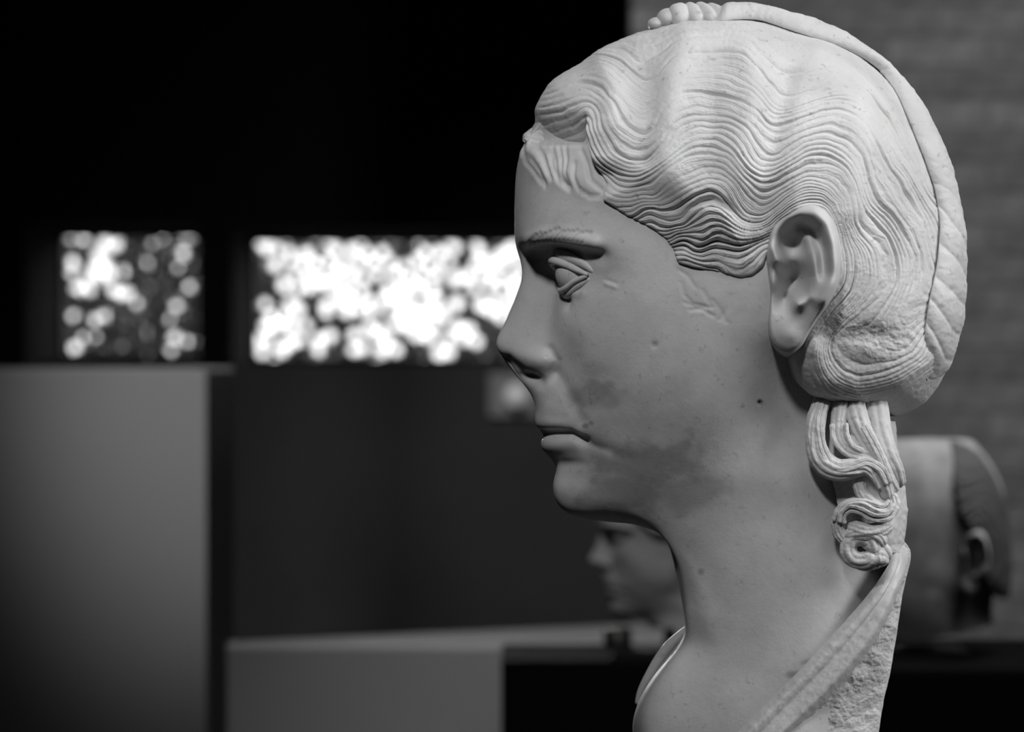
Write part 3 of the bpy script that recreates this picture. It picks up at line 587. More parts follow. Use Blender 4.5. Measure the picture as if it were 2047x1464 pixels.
strand[28.5] = [(1130,165),(1160,152),(1190,155),(1218,172),(1238,198),(1258,218),(1282,228),(1306,222),(1325,205),(1348,188),(1372,178),(1396,172),(1426,170),(1456,173),
                (1480,183),(1505,198),(1525,222),(1545,232),(1570,228),(1606,220),(1640,207),(1672,205),(1705,218),(1730,245),(1752,280),(1772,312),(1790,338),(1815,368),(1840,405)]
strand[31.8] = [(1150,135),(1182,122),(1212,124),(1236,134),(1258,155),(1280,172),(1302,178),(1322,165),(1348,148),(1390,135),(1411,128),(1441,126),(1471,132),(1495,145),
                (1515,165),(1533,185),(1550,198),(1572,208),(1600,200),(1640,190),(1680,185),(1720,200),(1750,235),(1775,275),(1800,315),(1830,360)]
strand[34.4] = [(1200,108),(1224,106),(1245,117),(1266,131),(1290,138),(1315,132),(1345,112),(1390,98),(1440,92),(1480,100),(1510,118),(1535,140),(1560,155),(1590,160),
                (1640,155),(1690,155),(1735,180),(1770,220),(1800,270),(1830,325)]
strand[36.9] = [(1250,80),(1290,84),(1320,84),(1350,75),(1400,65),(1450,60),(1500,68),(1550,95),(1600,115),(1660,125),(1710,140),(1760,180),(1800,235)]
strand[38.6] = [(1290,62),(1350,50),(1420,40),(1500,42),(1570,57),(1615,72),(1660,86),(1720,114),(1771,156),(1810,225),(1843,306),(1867,375)]
cen, val = [], []
for k, pts in strand.items():
    q = smooth_curve(pts, max(8, int(len(pts) * 1.2))); cen.append(q); val += [k] * len(q)
cen = np.concatenate(cen) / 100.0; val = np.array(val)
def tps_k(d2): return d2 * np.log(d2 + 1e-9) * 0.5
nC = len(cen); D2 = ((cen[:, None] - cen[None]) ** 2).sum(-1)
Amat = np.zeros((nC + 3, nC + 3)); Amat[:nC, :nC] = tps_k(D2) + np.eye(nC) * 0.004
Amat[:nC, nC] = 1; Amat[:nC, nC + 1:] = cen; Amat[nC:, :nC] = Amat[:nC, nC:].T
wts = np.linalg.solve(Amat, np.r_[val, 0, 0, 0])
GX0, GY0, GS = 1000, 0, 4.0
Psk = SKIN_P.reshape(-1, 3); bi = ((Psk[:, 1] - GY0) / GS).astype(int); bj = ((Psk[:, 0] - GX0) / GS).astype(int)
nby, nbx = len(np.arange(GY0, 900, GS)), len(np.arange(GX0, 1980, GS)); okb = (bi >= 0) & (bi < nby) & (bj >= 0) & (bj < nbx)
acc = np.zeros((nby, nbx)); cnt = np.zeros((nby, nbx)); np.add.at(acc, (bi[okb], bj[okb]), Psk[okb, 2]); np.add.at(cnt, (bi[okb], bj[okb]), 1)
acc = blur_axis(blur_axis(acc, 2.0, 0), 2.0, 1); cnt = blur_axis(blur_axis(cnt, 2.0, 0), 2.0, 1); skinw = acc / np.maximum(cnt, 1e-6)
gx = np.arange(GX0, 1980, GS); gy = np.arange(GY0, 900, GS); Gx, Gy = np.meshgrid(gx, gy)
q = np.stack([Gx.ravel(), Gy.ravel()], 1) / 100.0; phi = np.zeros(len(q))
for i in range(0, len(q), 8192):
    dd = ((q[i:i + 8192, None] - cen[None]) ** 2).sum(-1); phi[i:i + 8192] = tps_k(dd) @ wts[:nC] + wts[nC] + q[i:i + 8192] @ wts[nC + 1:]
phi = phi.reshape(Gx.shape)
hairline = [(1010,283),(1060,284),(1168,284),(1173,300),(1183,335),(1196,365),(1190,398),(1235,430),(1262,443),(1290,458),(1318,480),(1336,503),(1346,530),
            (1375,541),(1420,546),(1450,553),(1480,561),(1505,556),(1530,536),(1540,500),(1548,466),(1564,442),(1592,426),(1618,421),(1640,431),(1655,454),(1664,487),(1667,530),(1661,569),(1643,604),(1626,632),(1606,668),(1594,700),(1596,739),(1604,761),
            (1616,790),(1632,805),(1657,818),(1695,825),(1732,832),(1767,845),(1790,880),(1990,880),(1990,400),(1900,-60),(1500,-90),(1200,-60),(980,120)]
edist = dist_poly(Gx, Gy, hairline + hairline[:1]); edist = np.where(inside(Gx, Gy, hairline), edist, -edist)
def gsamp(G, x, y):
    fx = np.clip((x - GX0) / GS, 0, G.shape[1] - 1.001); fy = np.clip((y - GY0) / GS, 0, G.shape[0] - 1.001)
    i = fx.astype(int); j = fy.astype(int); a = fx - i; b = fy - j
    return (G[j, i] * (1 - a) + G[j, i + 1] * a) * (1 - b) + (G[j + 1, i] * (1 - a) + G[j + 1, i + 1] * a) * b
def gsamp3(G, x, y):                               # cubic B-spline sampling
    fx = np.clip((x - GX0) / GS, 1, G.shape[1] - 2.001); fy = np.clip((y - GY0) / GS, 1, G.shape[0] - 2.001)
    i = fx.astype(int); j = fy.astype(int); a = fx - i; b = fy - j
    wt = lambda t: ((1 - t) ** 3 / 6, (3 * t ** 3 - 6 * t ** 2 + 4) / 6, (-3 * t ** 3 + 3 * t ** 2 + 3 * t + 1) / 6, t ** 3 / 6)
    wa, wb = wt(a), wt(b); out = 0
    for q in range(4):
        row = 0
        for p in range(4): row = row + wa[p] * G[np.clip(j + q - 1, 0, G.shape[0] - 1), np.clip(i + p - 1, 0, G.shape[1] - 1)]
        out = out + wb[q] * row
    return out
gr_rs = np.random.RandomState(21)
grD = gr_rs.uniform(0.12, 0.7, 200); grD[gr_rs.rand(200) < 0.32] = 1.3
def strands(x, y):
    f = gsamp3(phi, x, y)
    xr, yr = x * .83 + y * .56, -x * .56 + y * .83
    fw = f * 0.95 + 0.5 * noise(xr / 70, yr / 70, 31) + 0.16 * noise(xr / 22, yr / 22, 32) + 40
    n = np.floor(fw).astype(int); fr = fw - n
    qf = lambda t: np.clip(1 - t / 0.46, 0, 1) ** 1.7
    al = lambda m: np.clip(0.62 + 0.55 * noise(xr / 60 + m * 3.7, yr / 90 + m * 1.9, 33), 0, 1.25)
    dep = grD[n % 200] * qf(fr) * al(n) + grD[(n + 1) % 200] * qf(1 - fr) * al(n + 1)
    fine = np.abs(np.sin(np.pi * (fw * 2.9 + 0.4 * noise(xr / 15, yr / 15, 35)))) - 0.6
    amp = 7.6
    # worn smooth zones: near the plait, on the swell between the waves
    worn = 1 - 0.88 * sstep(33.5, 37.5, f) * sstep(700, 600, y)
    worn *= 1 - 0.72 * np.exp(-(dist_poly(x, y, [(1375,60),(1350,150),(1338,230),(1332,300),(1345,372)]) / 27) ** 2)
    worn *= 1 - 0.75 * np.exp(-(dist_poly(x, y, [(1640,110),(1715,190),(1722,270),(1706,350),(1700,400)]) / 26) ** 2)
    worn *= 1 - 0.6 * np.exp(-(dist_poly(x, y, [(1545,80),(1505,130),(1512,175),(1498,235),(1485,290)]) / 20) ** 2)
    worn *= 1 - 0.6 * np.exp(-(dist_poly(x, y, [(1205,140),(1228,190),(1215,240)]) / 16) ** 2)
    worn *= 1 - 0.6 * sstep(1090, 1050, x) * sstep(260, 200, y)
    worn *= 1 - 0.55 * np.exp(-((x - 1810) / 55) ** 2 - ((y - 600) / 70) ** 2)
    deep = 1 + 0.7 * sstep(10.5, 7.0, f) * sstep(1560, 1520, x) 
    lock = 3.2 * noise(fw * 0.37, x / 160, 37)
    low = 1 - 0.45 * sstep(560, 640, y)
    return ((-dep * amp + 0.7 * fine) * worn + lock) * deep * low, f
def hair_mesh(nth, nt, detail=True, outline=None, wmax=342.0, drop=0.0):
    a = np.linspace(-np.pi, np.pi, nth, endpoint=False)[None]; t = np.linspace(0.0, 1, nt)[:, None]
    rho = np.sin(t * np.pi / 2); R = Rs(a) - drop
    x = HC[0] + R * rho * np.cos(a); y = HC[1] + R * rho * np.sin(a)
    w = wmax * np.clip(1 - rho ** 2.25, 0, 1) ** (1 / 2.1) + 0 * a
    P = np.stack([x, y, w], -1)
    Pw = np.concatenate([P[:, -1:], P, P[:, :1]], 1); n = grid_normals(Pw)[:, 1:-1]; n[0] = (0, 0, 1)
    n *= np.where((n[..., 2:3] * 1.0).mean() < 0, -1, 1)
    n[-1] = np.stack([np.cos(a[0]), np.sin(a[0]), 0 * a[0]], -1)
    e = gsamp3(edist, x, y) if outline is None else outline(x, y)
    d = np.zeros(x.shape)
    if detail:
        s, f = strands(x, y)
        d += s * sstep(-4, 10, e) * (1 - 0.8 * sstep(0.975, 1.0, rho))
        g = lambda pts, sg: np.exp(-(dist_poly(x, y, pts) / sg) ** 2)
        d += 10 * g([(1372,80),(1348,150),(1335,230),(1328,300),(1345,372)], 36)
        d += 10 * g([(1490,120),(1512,175),(1496,250),(1482,310),(1482,370)], 32)
        d += 11 * g([(1640,120),(1715,200),(1722,280),(1706,350),(1702,420)], 36)
        d += 12 * g([(1205,130),(1232,190),(1222,240),(1196,262)], 27)
        d -= 13 * g([(1290,150),(1285,230),(1275,300)], 34)
        d -= 13 * g([(1575,150),(1560,230),(1545,300),(1530,360)], 24)
        d -= 7 * g([(1425,190),(1425,260),(1418,330)], 24)
        d -= 15 * g([(1300,434),(1345,437),(1372,421),(1400,403),(1427,398),(1450,409),(1475,430),(1500,448),(1530,450)], 9)
        d -= 34 * sstep(11.5, 1.0, f) * sstep(1575, 1535, x) * sstep(1180, 1260, x) * sstep(600, 540, y)
        # hollow under the front wave
        hol = sstep(212, 284, y) * sstep(1044, 1066, x) * sstep(1176, 1160, x)
        d -= 62 * hol
        # rolled bun: swirl hollow and lower roll
        d -= 9 * np.exp(-((x - 1740) / 46) ** 2 - ((y - 672) / 22) ** 2)
        d += 14 * g([(1625,700),(1650,750),(1715,772),(1790,755),(1850,715)], 34)
        d += 2.6 * fbm(x / 9, y / 9, 41) * np.exp(-((x - 1770) / 80) ** 2 - ((y - 680) / 45) ** 2)
        d += 0.8 * fbm(x / 7, y / 7, 44)
    Rr = 12 + 30 * sstep(640, 720, y)
    if detail:
        thin = sstep(1160, 1200, x) * sstep(1600, 1520, x) * sstep(620, 570, y) * sstep(310, 350, y)
        Rr = Rr - 5 * thin
        base = w + d - s * 0
        want = gsamp3(skinw, x, y) + 7 + 0.42 * np.clip(e, 0, 200) + s
        d = d + np.clip(want - base, -90, 0) * thin * sstep(150, 60, e)
    ee = np.clip(e, 0, Rr)
    d -= Rr - np.sqrt(np.clip(Rr ** 2 - (Rr - ee) ** 2, 0, None))
    d -= np.where(e < 0, -e * (7 + 5 * sstep(640, 720, y)), 0)
    P = P + n * d[..., None]
    P[-1, :, 2] = 0
    bad = e < -18
    return P, bad
def hair_two_sided(P, bad, mat, name, parent, fn, step=1):
    R, C, _ = P.shape; Fq = grid_quads(R, C, wrap=True)
    ok = ~bad.ravel()[Fq].all(1); Fq = Fq[ok]
    used = np.zeros(R * C, bool); used[Fq] = True; remap = np.cumsum(used) - 1
    L = loc(P.reshape(-1, 3)[used]); Fq = remap[Fq]
    mid = P.reshape(-1, 3)[used][:, 2] == 0
    # far side, coarser
    Pc = P[::-1][::step][::-1][:, ::step]; bc = bad[::-1][::step][::-1][:, ::step]
    R2, C2, _ = Pc.shape; F2 = grid_quads(R2, C2, wrap=True); F2 = F2[~bc.ravel()[F2].all(1)]
    u2 = np.zeros(R2 * C2, bool); u2[F2] = True; r2 = np.cumsum(u2) - 1
    L2 = loc(Pc.reshape(-1, 3)[u2]) * np.array([1, -1, 1.0])
    return fn(name, np.vstack([L, L2]), np.vstack([Fq[:, ::-1], r2[F2] + len(L)]), mat, parent)
P, bad = hair_mesh(1560, 440)
hair_two_sided(P, bad, M_hair, 'hair', bust, put, 3)

# ------------------------------------------------------------------ plait over the crown
pl_out = [(1425,24),(1446,12),(1471,8),(1500,9),(1534,15),(1579,27),(1624,39),(1660,54),(1696,71),(1726,93),(1771,123),(1804,159),(1831,192),(1855,231),(1879,279),(1900,330),
          (1912,381),(1923,430),(1928,466),(1930,504),(1930,551),(1929,595),(1926,632),(1919,667),(1911,692),(1899,733),(1888,755),(1871,783)]
pl_in = [(1425,48),(1446,44),(1477,40),(1500,40),(1525,43),(1570,58),(1615,73),(1660,87),(1685,96),(1705,106),(1747,132),(1771,156),(1792,186),(1810,225),(1826,264),(1843,306),
         (1855,340),(1867,375),(1874,410),(1878,440),(1878,470),(1874,516),(1868,551),(1860,585),(1852,630),(1848,665),(1846,700),(1842,730)]
NS, NT = 420, 60
co = smooth_curve(pl_out, NS); ci = smooth_curve(pl_in, NS)
def dome_w(x, y):
    dx, dy = x - HC[0], y - HC[1]; rho = np.hypot(dx, dy) / Rs(np.arctan2(dy, dx))
    return 342.0 * np.clip(1 - np.clip(rho, 0, 1) ** 2.25, 0, 1) ** (1 / 2.1)
wg = blur_axis(dome_w(ci[:, 0], ci[:, 1]), 12, 0)
t = np.linspace(0, 1.12, NT)[None]; tc = np.minimum(t, 1) * np.pi / 2
mixv = 1 - np.cos(tc) ** 1.15
x = co[:, :1] + (ci[:, :1] - co[:, :1]) * mixv; y = co[:, 1:] + (ci[:, 1:] - co[:, 1:]) * mixv
w = (wg[:, None] + 6) * np.sin(tc)
P = np.stack([x, y, w], -1)
n = grid_normals(P); n *= np.sign(n[NS // 2, NT // 2, 2])
n[:, 0, 2] = 0
s_ = np.linspace(0, 1, NS)[:, None]; arc = s_ * 1180
ch = arc / 66.0 + 0.8 * np.minimum(t, 1) + 0.35 * noise(arc / 80 + 0 * t, t * 2, 52)
chev = np.abs(((ch % 1) - 0.5) * 2) ** 3
braid = 0.12 + 0.55 * sstep(0.55, 0.72, s_)
d = 10 * np.sin(np.minimum(t, 1) * np.pi) ** 0.8 - 6.5 * chev * braid * sstep(0.0, 0.25, t) - 40 * np.clip(t - 0.97, 0, 1) / 0.12 + 1.6 * fbm(x / 10, y / 10, 51)
d *= np.where(t == 0, 0.0, 1.0)
d = d - 18 * sstep(0.03, 0.0, s_) - 14 * sstep(0.93, 1.0, s_)
P = P + n * d[..., None]; P[:, 0, 2] = 0
L = loc(P); Lf = L[:, ::-1][:, :-1] * np.array([1, -1, 1.0])
V = np.concatenate([Lf, L], 1)
plait = put('plait', V.reshape(-1, 3), grid_quads(NS, V.shape[1]), M_hair, bust)
lumps = [ellipsoid((1314, 48, 0), (20, 14, 50), 24, 32), ellipsoid((1336, 38, 0), (24, 22, 62), 24, 32)]
for (x, y, rx, ry, tl, rw) in [(1360,30,23,26,10,76),(1386,26,19,26,22,80),(1410,24,18,24,30,82),(1434,24,16,22,34,80),(1458,26,13,19,30,74)]:
    for sg in (1, -1):
        lumps.append(tube([(x - tl * .5, y - ry * .25, 0), (x, y + 2, sg * 40), (x + tl * .6, y + ry * .75, sg * rw)], [rx * .95, rx, rx * .75], 40, 26, 5, 0.07))
put_sides('plait_end', lumps, M_hair, plait, (1,))

# ------------------------------------------------------------------ side curls hanging on the neck
curls = []
def T(pts, rad, g=9, gd=0.12, n=140, flat=0.85, tw=0.0): curls.append(tube(pts, rad, n, 66, g, gd, flat, True, tw))
W0 = 188
T([(1660,770,W0-40),(1642,806,W0),(1632,840,W0+14),(1630,878,W0+18),(1636,908,W0+20),(1652,930,W0+22),(1678,940,W0+26),(1706,936,W0+28),(1732,930,W0+26),(1754,944,W0+22),(1768,972,W0+18),(1778,1002,W0+12)],
  [14,17,19,20,22,24,22,20,19,18,17,13], 11, 0.12, 220)
T([(1694,772,W0-50),(1682,808,W0-8),(1677,840,W0+4),(1678,874,W0+12),(1694,898,W0+18),(1720,908,W0+22),(1750,914,W0+14)], [13,16,16,15,15,14,10])
T([(1700,780,W0-60),(1708,818,W0-14),(1720,855,W0+4),(1740,892,W0+14),(1758,924,W0+18),(1776,960,W0+14),(1792,985,W0-2)], [20,24,22,19,17,15,11])
T([(1742,785,W0-80),(1749,824,W0-34),(1758,868,W0-16),(1774,912,W0-10),(1790,945,W0-22),(1798,975,W0-40)], [24,29,26,22,19,14])
T([(1696,872,W0),(1712,890,W0+8),(1736,900,W0+8)], [16,16,12])
T([(1700,925,W0+8),(1722,938,W0+14),(1744,945,W0+12)], [14,15,12])
T([(1716,955,W0+12),(1722,984,W0+18),(1738,1004,W0+22),(1760,1016,W0+18),(1780,1012,W0+10),(1792,990,W0)], [14,13,14,14,13,9])
T([(1780,985,W0+8),(1786,1008,W0+10),(1774,1024,W0+16),(1748,1024,W0+22),(1722,1014,W0+24),(1698,1014,W0+22),(1682,1026,W0+18),(1675,1046,W0+14),(1679,1068,W0+12),(1694,1086,W0+14)],
  [12,14,16,17,17,16,14,13,13,11], 11, .16, 170)
T([(1696,1052,W0+4),(1710,1058,W0+16),(1732,1064,W0+20),(1758,1060,W0+16),(1784,1046,W0+4)], [13,17,18,17,12])
T([(1712,1026,W0+10),(1714,1046,W0+12),(1716,1060,W0+14)], [9,9,9])
T([(1690,1082,W0+10),(1702,1070,W0+16),(1727,1066,W0+20),(1754,1074,W0+16),(1768,1092,W0+10)], [12,15,17,16,12])
ring = [(1720 + 25 * math.cos(a_), 1098 + 24 * math.sin(a_), W0 + 14) for a_ in np.linspace(0.2, 2 * np.pi + 0.5, 14)]
T(ring, 17, 7, .14, 120)
T([(1700,1114,W0+4),(1728,1124,W0+8),(1756,1116,W0+8),(1778,1122,W0)], [13,17,20,13], 5, .2)
T([(1752,1086,W0+2),(1766,1104,W0+4),(1776,1122,W0)], [14,17,13], 5, .2)
rc = np.random.RandomState(8)
locks = [[(1646,806,4),(1634,840,16),(1632,878,20),(1638,908,22),(1654,930,24),(1680,940,28),(1706,936,30),(1732,930,28),(1754,946,24),(1768,974,20)],
         [(1786,1006,10),(1772,1024,18),(1748,1024,24),(1722,1014,26),(1698,1014,24),(1682,1028,20),(1677,1046,16)],
         [(1720,855,6),(1740,892,16),(1758,924,20),(1776,960,16)], [(1680,846,6),(1682,876,14),(1698,899,20),(1724,909,22)]]
for li, lk in enumerate(locks):
    for q in range(4 if li < 2 else 2):
        off = rc.uniform(-13, 13); lift = 17 * math.sqrt(max(0.05, 1 - (off / 21.0) ** 2)); w1 = rc.uniform(0, 6.28); pts = []
        for k, (a, b, c) in enumerate(lk):
            k0, k1 = max(0, k - 1), min(len(lk) - 1, k + 1); tx, ty = lk[k1][0] - lk[k0][0], lk[k1][1] - lk[k0][1]; tl = math.hypot(tx, ty)
            o2 = off + 4 * math.sin(w1 + k * 1.1); pts.append((a - ty / tl * o2, b + tx / tl * o2, W0 + c + lift - 3))
        T(pts, [rc.uniform(3.5, 6.0) for _ in pts], 5, .15, 120, 0.8)
side = []
for Vc, Fc in curls:
    Vc = Vc.copy(); Vc[:, 2] += 1.5 * fbm(Vc[:, 0] / 8, Vc[:, 1] / 8, 61); Vc[:, 0] += 1.2 * fbm(Vc[:, 0] / 9 + 5, Vc[:, 1] / 9, 62); side.append((Vc, Fc))
put_sides('hanging_curls', side, M_hair, bust)
# hair mass on the nape behind the curls
nape_rows = [
 [(1650,822,150),(1690,822,165),(1730,826,150),(1765,835,105),(1784,842,50),(1790,842,0)],
 [(1648,880,170),(1695,885,180),(1738,890,165),(1772,893,115),(1790,895,55),(1795,896,0)],
 [(1655,930,180),(1700,935,190),(1745,938,172),(1780,940,120),(1798,940,58),(1803,940,0)],
 [(1670,985,184),(1712,990,194),(1755,992,176),(1790,994,122),(1807,996,58),(1812,998,0)],
 [(1680,1035,184),(1722,1040,192),(1762,1042,174),(1794,1042,120),(1808,1042,58),(1813,1042,0)],
 [(1700,1075,178),(1738,1080,182),(1770,1082,160),(1795,1082,112),(1805,1080,54),(1808,1078,0)],
 [(1730,1100,160),(1755,1105,162),(1780,1106,140),(1796,1104,96),(1802,1102,46),(1804,1098,0)]]
nape_rows = np.array(nape_rows, float) * np.array([1, 1, 0.93])
A = crom(nape_rows, 14).transpose(1, 0, 2); A = crom(A, 14, post=mirror_w(A[-2])).transpose(1, 0, 2)
n = grid_normals(A); n *= np.sign(n[40, 20, 2]); 
A = A + n * (4.5 * fbm(A[..., 0] / 10, A[..., 1] / 16, 71) * np.where(A[..., 2] > 0, 1, 0))[..., None]; A[:, -1, 2] = 0
L = loc(A); V = np.concatenate([L, L[:, ::-1][:, 1:] * np.array([1, -1, 1.0])], 1)
put('nape_hair', V.reshape(-1, 3), grid_quads(V.shape[0], V.shape[1]), M_hair, bust)

# ------------------------------------------------------------------ drapery and broken back
drape = [
 [(1752,1090,80),(1766,1088,82),(1778,1086,70),(1790,1084,50),(1797,1082,32),(1802,1080,16),(1804,1078,0)],
 [(1778,1112,118),(1792,1113,116),(1803,1116,100),(1812,1117,72),(1817,1116,46),(1820,1113,22),(1821,1110,0)],
 [(1745,1168,172),(1764,1176,184),(1778,1180,164),(1791,1178,152),(1797,1185,120),(1803,1186,66),(1806,1180,0)],
 [(1688,1236,212),(1708,1246,232),(1728,1253,208),(1750,1257,208),(1761,1267,170),(1784,1268,98),(1793,1265,0)],
 [(1622,1308,238),(1642,1319,262),(1664,1328,236),(1692,1334,242),(1706,1345,202),(1752,1342,128),(1781,1338,0)],
 [(1548,1384,254),(1568,1394,284),(1592,1401,256),(1622,1409,266),(1638,1419,226),(1708,1408,150),(1767,1402,0)],
 [(1474,1458,270),(1495,1468,304),(1520,1474,276),(1548,1480,288),(1566,1488,248),(1672,1474,166),(1757,1464,0)],
 [(1400,1530,282),(1422,1542,318),(1448,1548,292),(1476,1556,304),(1498,1566,266),(1640,1556,178),(1745,1545,0)],
 [(1330,1600,286),(1352,1612,318),(1380,1618,296),(1410,1624,306),(1440,1630,272),(1610,1632,186),(1732,1632,0)]]
drape = np.array(drape, float)
drape[2:, :6, 2] = [(150,164,156,145,116,64),(172,190,180,178,148,90),(186,206,194,198,166,110),(198,220,207,213,180,125),(208,232,218,226,192,138),(216,240,228,236,204,150),(218,242,230,238,206,152)]
A = crom(np.array(drape, float), 60).transpose(1, 0, 2); A = crom(A, 40, post=mirror_w(A[-2])).transpose(1, 0, 2)
A = blur_axis(blur_axis(A, 3, 0), 3.0, 1); A[:, -1, 2] = 0
n = grid_normals(A); n *= np.sign(n[200, 60, 2])
jj = np.linspace(0, 6, A.shape[1])[None]
rg = sstep(3.75, 4.2, jj) * sstep(6.0, 5.8, jj)
xx, yy = A[..., 0], A[..., 1]
d = rg * (5 * fbm(xx / 22, yy / 22, 81, 4) + 1.2 * fbm(xx / 6, yy / 6, 82, 2) - 4) + (1 - rg) * 1.0 * fbm(xx / 14, yy / 14, 83)
d += (1 - rg) * 3.0 * np.exp(-((jj - 1.75) / 0.18) ** 2) * -1
d -= 14 * sstep(0.25, 0.0, jj)
A = A + n * d[..., None]; A[:, -1, 2] = 0
L = loc(A); nS = int(4.0 / 6 * (A.shape[1] - 1)) + 1
Vs = np.concatenate([L[:, :nS]], 1)
dr_st = np.zeros(Vs.shape[:2])
for sg in (1, -1):
    fq = grid_quads(A.shape[0], nS)
    put('drapery', (Vs * np.array([1, sg, 1.0])).reshape(-1, 3), fq if sg > 0 else fq[:, ::-1], M_skin, bust)
Lb = L[:, nS - 1:]; V = np.concatenate([Lb, Lb[:, ::-1][:, 1:] * np.array([1, -1, 1.0])], 1)
put('broken_back', V.reshape(-1, 3), grid_quads(V.shape[0], V.shape[1]), M_rough, bust)
far = [tube([(1392,1245,-40),(1366,1266,-60),(1338,1292,-75),(1316,1322,-85),(1297,1354,-90),(1282,1382,-95),(1274,1410,-100)], [8,9,11,11,10,8,6], 90, 18)]
put_sides('shoulder_fold', far, M_skin, bust, (1,))

# plinth under the bust
bpx = loc(np.array([1500.0, BASE_PY, 0])) * S
ctr = O_w + EX * bpx[0]
o = mesh_np('bust_plinth', *box_np(-0.13, 0.13, -0.13, 0.13, 0, base_z - 0.001), M_black, None, False)
o.location = (ctr[0], ctr[1], 0); o.rotation_euler = (0, 0, -TH); bevel(o, 0.004); tag(o, 'black plinth under the large marble bust', 'plinth')

# ------------------------------------------------------------------ the two smaller heads behind
def small_head(name, label, scale, anchor_main, anchor_px, D, yaw, tilt, xs, mat, hair_mat, cut_rows, nose_fix, hair_line, cut=None):
    """reuse the head cage; anchor_main (pixel in the big head) lands at anchor_px at depth D"""
    root = empty(name, (0, 0, 0)); tag(root, label, 'head')
    cg = [r for r in cage[:cut_rows]]
    cg = np.array(cg, float); cg[0, :, 1] -= 52; cg[1, :, 1] -= 34; cg[2, :, 1] -= 8
    for ri, dx in nose_fix: cg[ri, 0, 0] += dx; cg[ri, 1, 0] += dx
    Pp = dense_cage(cg, 7, 12, 2.0, 2.0)
    Pp = gauss_disp(Pp, face_feats[:11])
    if cut: Pp[..., 1] = np.minimum(Pp[..., 1], cut[0] + cut[1] * (Pp[..., 0] - 1800))
    sg = scale * D / F                                     # local pixel unit -> metres
    a0 = loc(np.array([anchor_main[0], anchor_main[1], 0.0]))
    ct, st = math.cos(tilt), math.sin(tilt)
    def pl_(nm, Vv, Fv, mt, pr, color=None):
        q = np.asarray(Vv) - a0
        if nm == 'ear': q = q * np.array([0.5 + 0.5 * xs, 1, 1.0])
        else: q[:, 0] = np.where(q[:, 0] > 0, q[:, 0] * xs, q[:, 0])
        q = np.stack([q[:, 0] * ct - q[:, 2] * st, q[:, 1], q[:, 0] * st + q[:, 2] * ct], 1) * sg
        return mesh_np(nm, q, Fv, mt, pr, True, color)
    Vv, Fv, cl_ = two_sided(Pp, None)
    pl_('face', Vv, fix_tris(Vv, Fv), mat, root)
    put_sides('ear', [EAR], mat, root, fn=pl_)
    for e_ in put_sides('eye', eye_parts + upper_lid + lower_lid, mat, root, fn=pl_): pass
    Ph, bd = hair_mesh(360, 110, False, hair_line, 332.0, 8.0)
    nn = 3.5 * np.sin(gsamp(phi, Ph[..., 0], Ph[..., 1]) * 2.0); Ph[:-1, :, 2] += nn[:-1]
    hair_two_sided(Ph, bd, hair_mat, 'hair', root, pl_, 1)
    p = px(anchor_px[0], anchor_px[1], D)
    root.location = p; root.rotation_euler = (0, 0, yaw)
    return root
def hl_left(x, y):
    pts = [(1000,330),(1150,340),(1230,420),(1330,500),(1480,540),(1540,500),(1640,560),(1660,660),(1700,800),(1960,860),(1990,300),(1500,-90),(980,100)]
    e = dist_poly(x, y, pts + pts[:1]); return np.where(inside(x, y, pts), e, -e)
def hl_right(x, y):
    pts = [(1500,-90),(1530,40),(1520,200),(1540,330),(1600,420),(1660,470),(1690,560),(1690,640),(1740,720),(1960,760),(1990,300),(1800,-60)]
    e = dist_poly(x, y, pts + pts[:1]); return np.where(inside(x, y, pts), e, -e)
nf = [(11, -6), (12, -14), (13, -18), (14, -4), (16, 4), (18, 6)]
hA = small_head('stone_head', 'small pale stone head in profile on a black plinth, glimpsed under the big chin', 0.335, (990, 690), (1180, 1118), D3 + 0.11, 0.03, 0.0, 1.0,
                M_head2b, M_head2b, 28, nf, hl_left, (1100, 0.0))
hB = small_head('stone_head', 'mottled stone head with dark stained hair behind the marble bust\'s neck', 0.47, (1605, 555), (1930, 1112), D4 + 0.16, -0.02, 0.0, 0.66,
                M_head2, M_hair2, 24, nf, hl_right, (830, -0.17))
# steel stands
def stand(label, cx, cy, zt_, ztop, w_=0.05, posts=((0, 0, 0.012),)):
    r = empty('display_stand', (cx, cy, zt_)); tag(r, label, 'stand')
    mesh_np('base_plate', *box_np(-w_, w_, -w_, w_, 0, 0.006), M_metal, r, False)
    for dx, dy, rad in posts:
        a = np.linspace(0, 2 * np.pi, 20, endpoint=False); V = np.array([(dx + rad * math.cos(t_), dy + rad * math.sin(t_), z) for z in (0.006, ztop - zt_) for t_ in a])
        Fp = [(i, (i + 1) % 20, 20 + (i + 1) % 20, 20 + i) for i in range(20)] + [tuple(range(20, 40))]
        mesh_np('post', V, Fp, M_metal, r, True)
pA = px(1235, 1118 + (1100 - 690) * 0.335, D3 + 0.11)
stand('dark steel stand holding the small pale head', pA[0] + 0.045, D3 + 0.11, zP1, pA[2] - 0.001, 0.05, ((-0.045, 0, 0.018), (0.022, 0, 0.008)))
pB = px(1832, 1283, D4 + 0.16)
stand('dark steel stand holding the head with dark stained hair', pB[0], D4 + 0.16, zP2, pB[2] - 0.004, 0.05, ((0, 0, 0.020),))

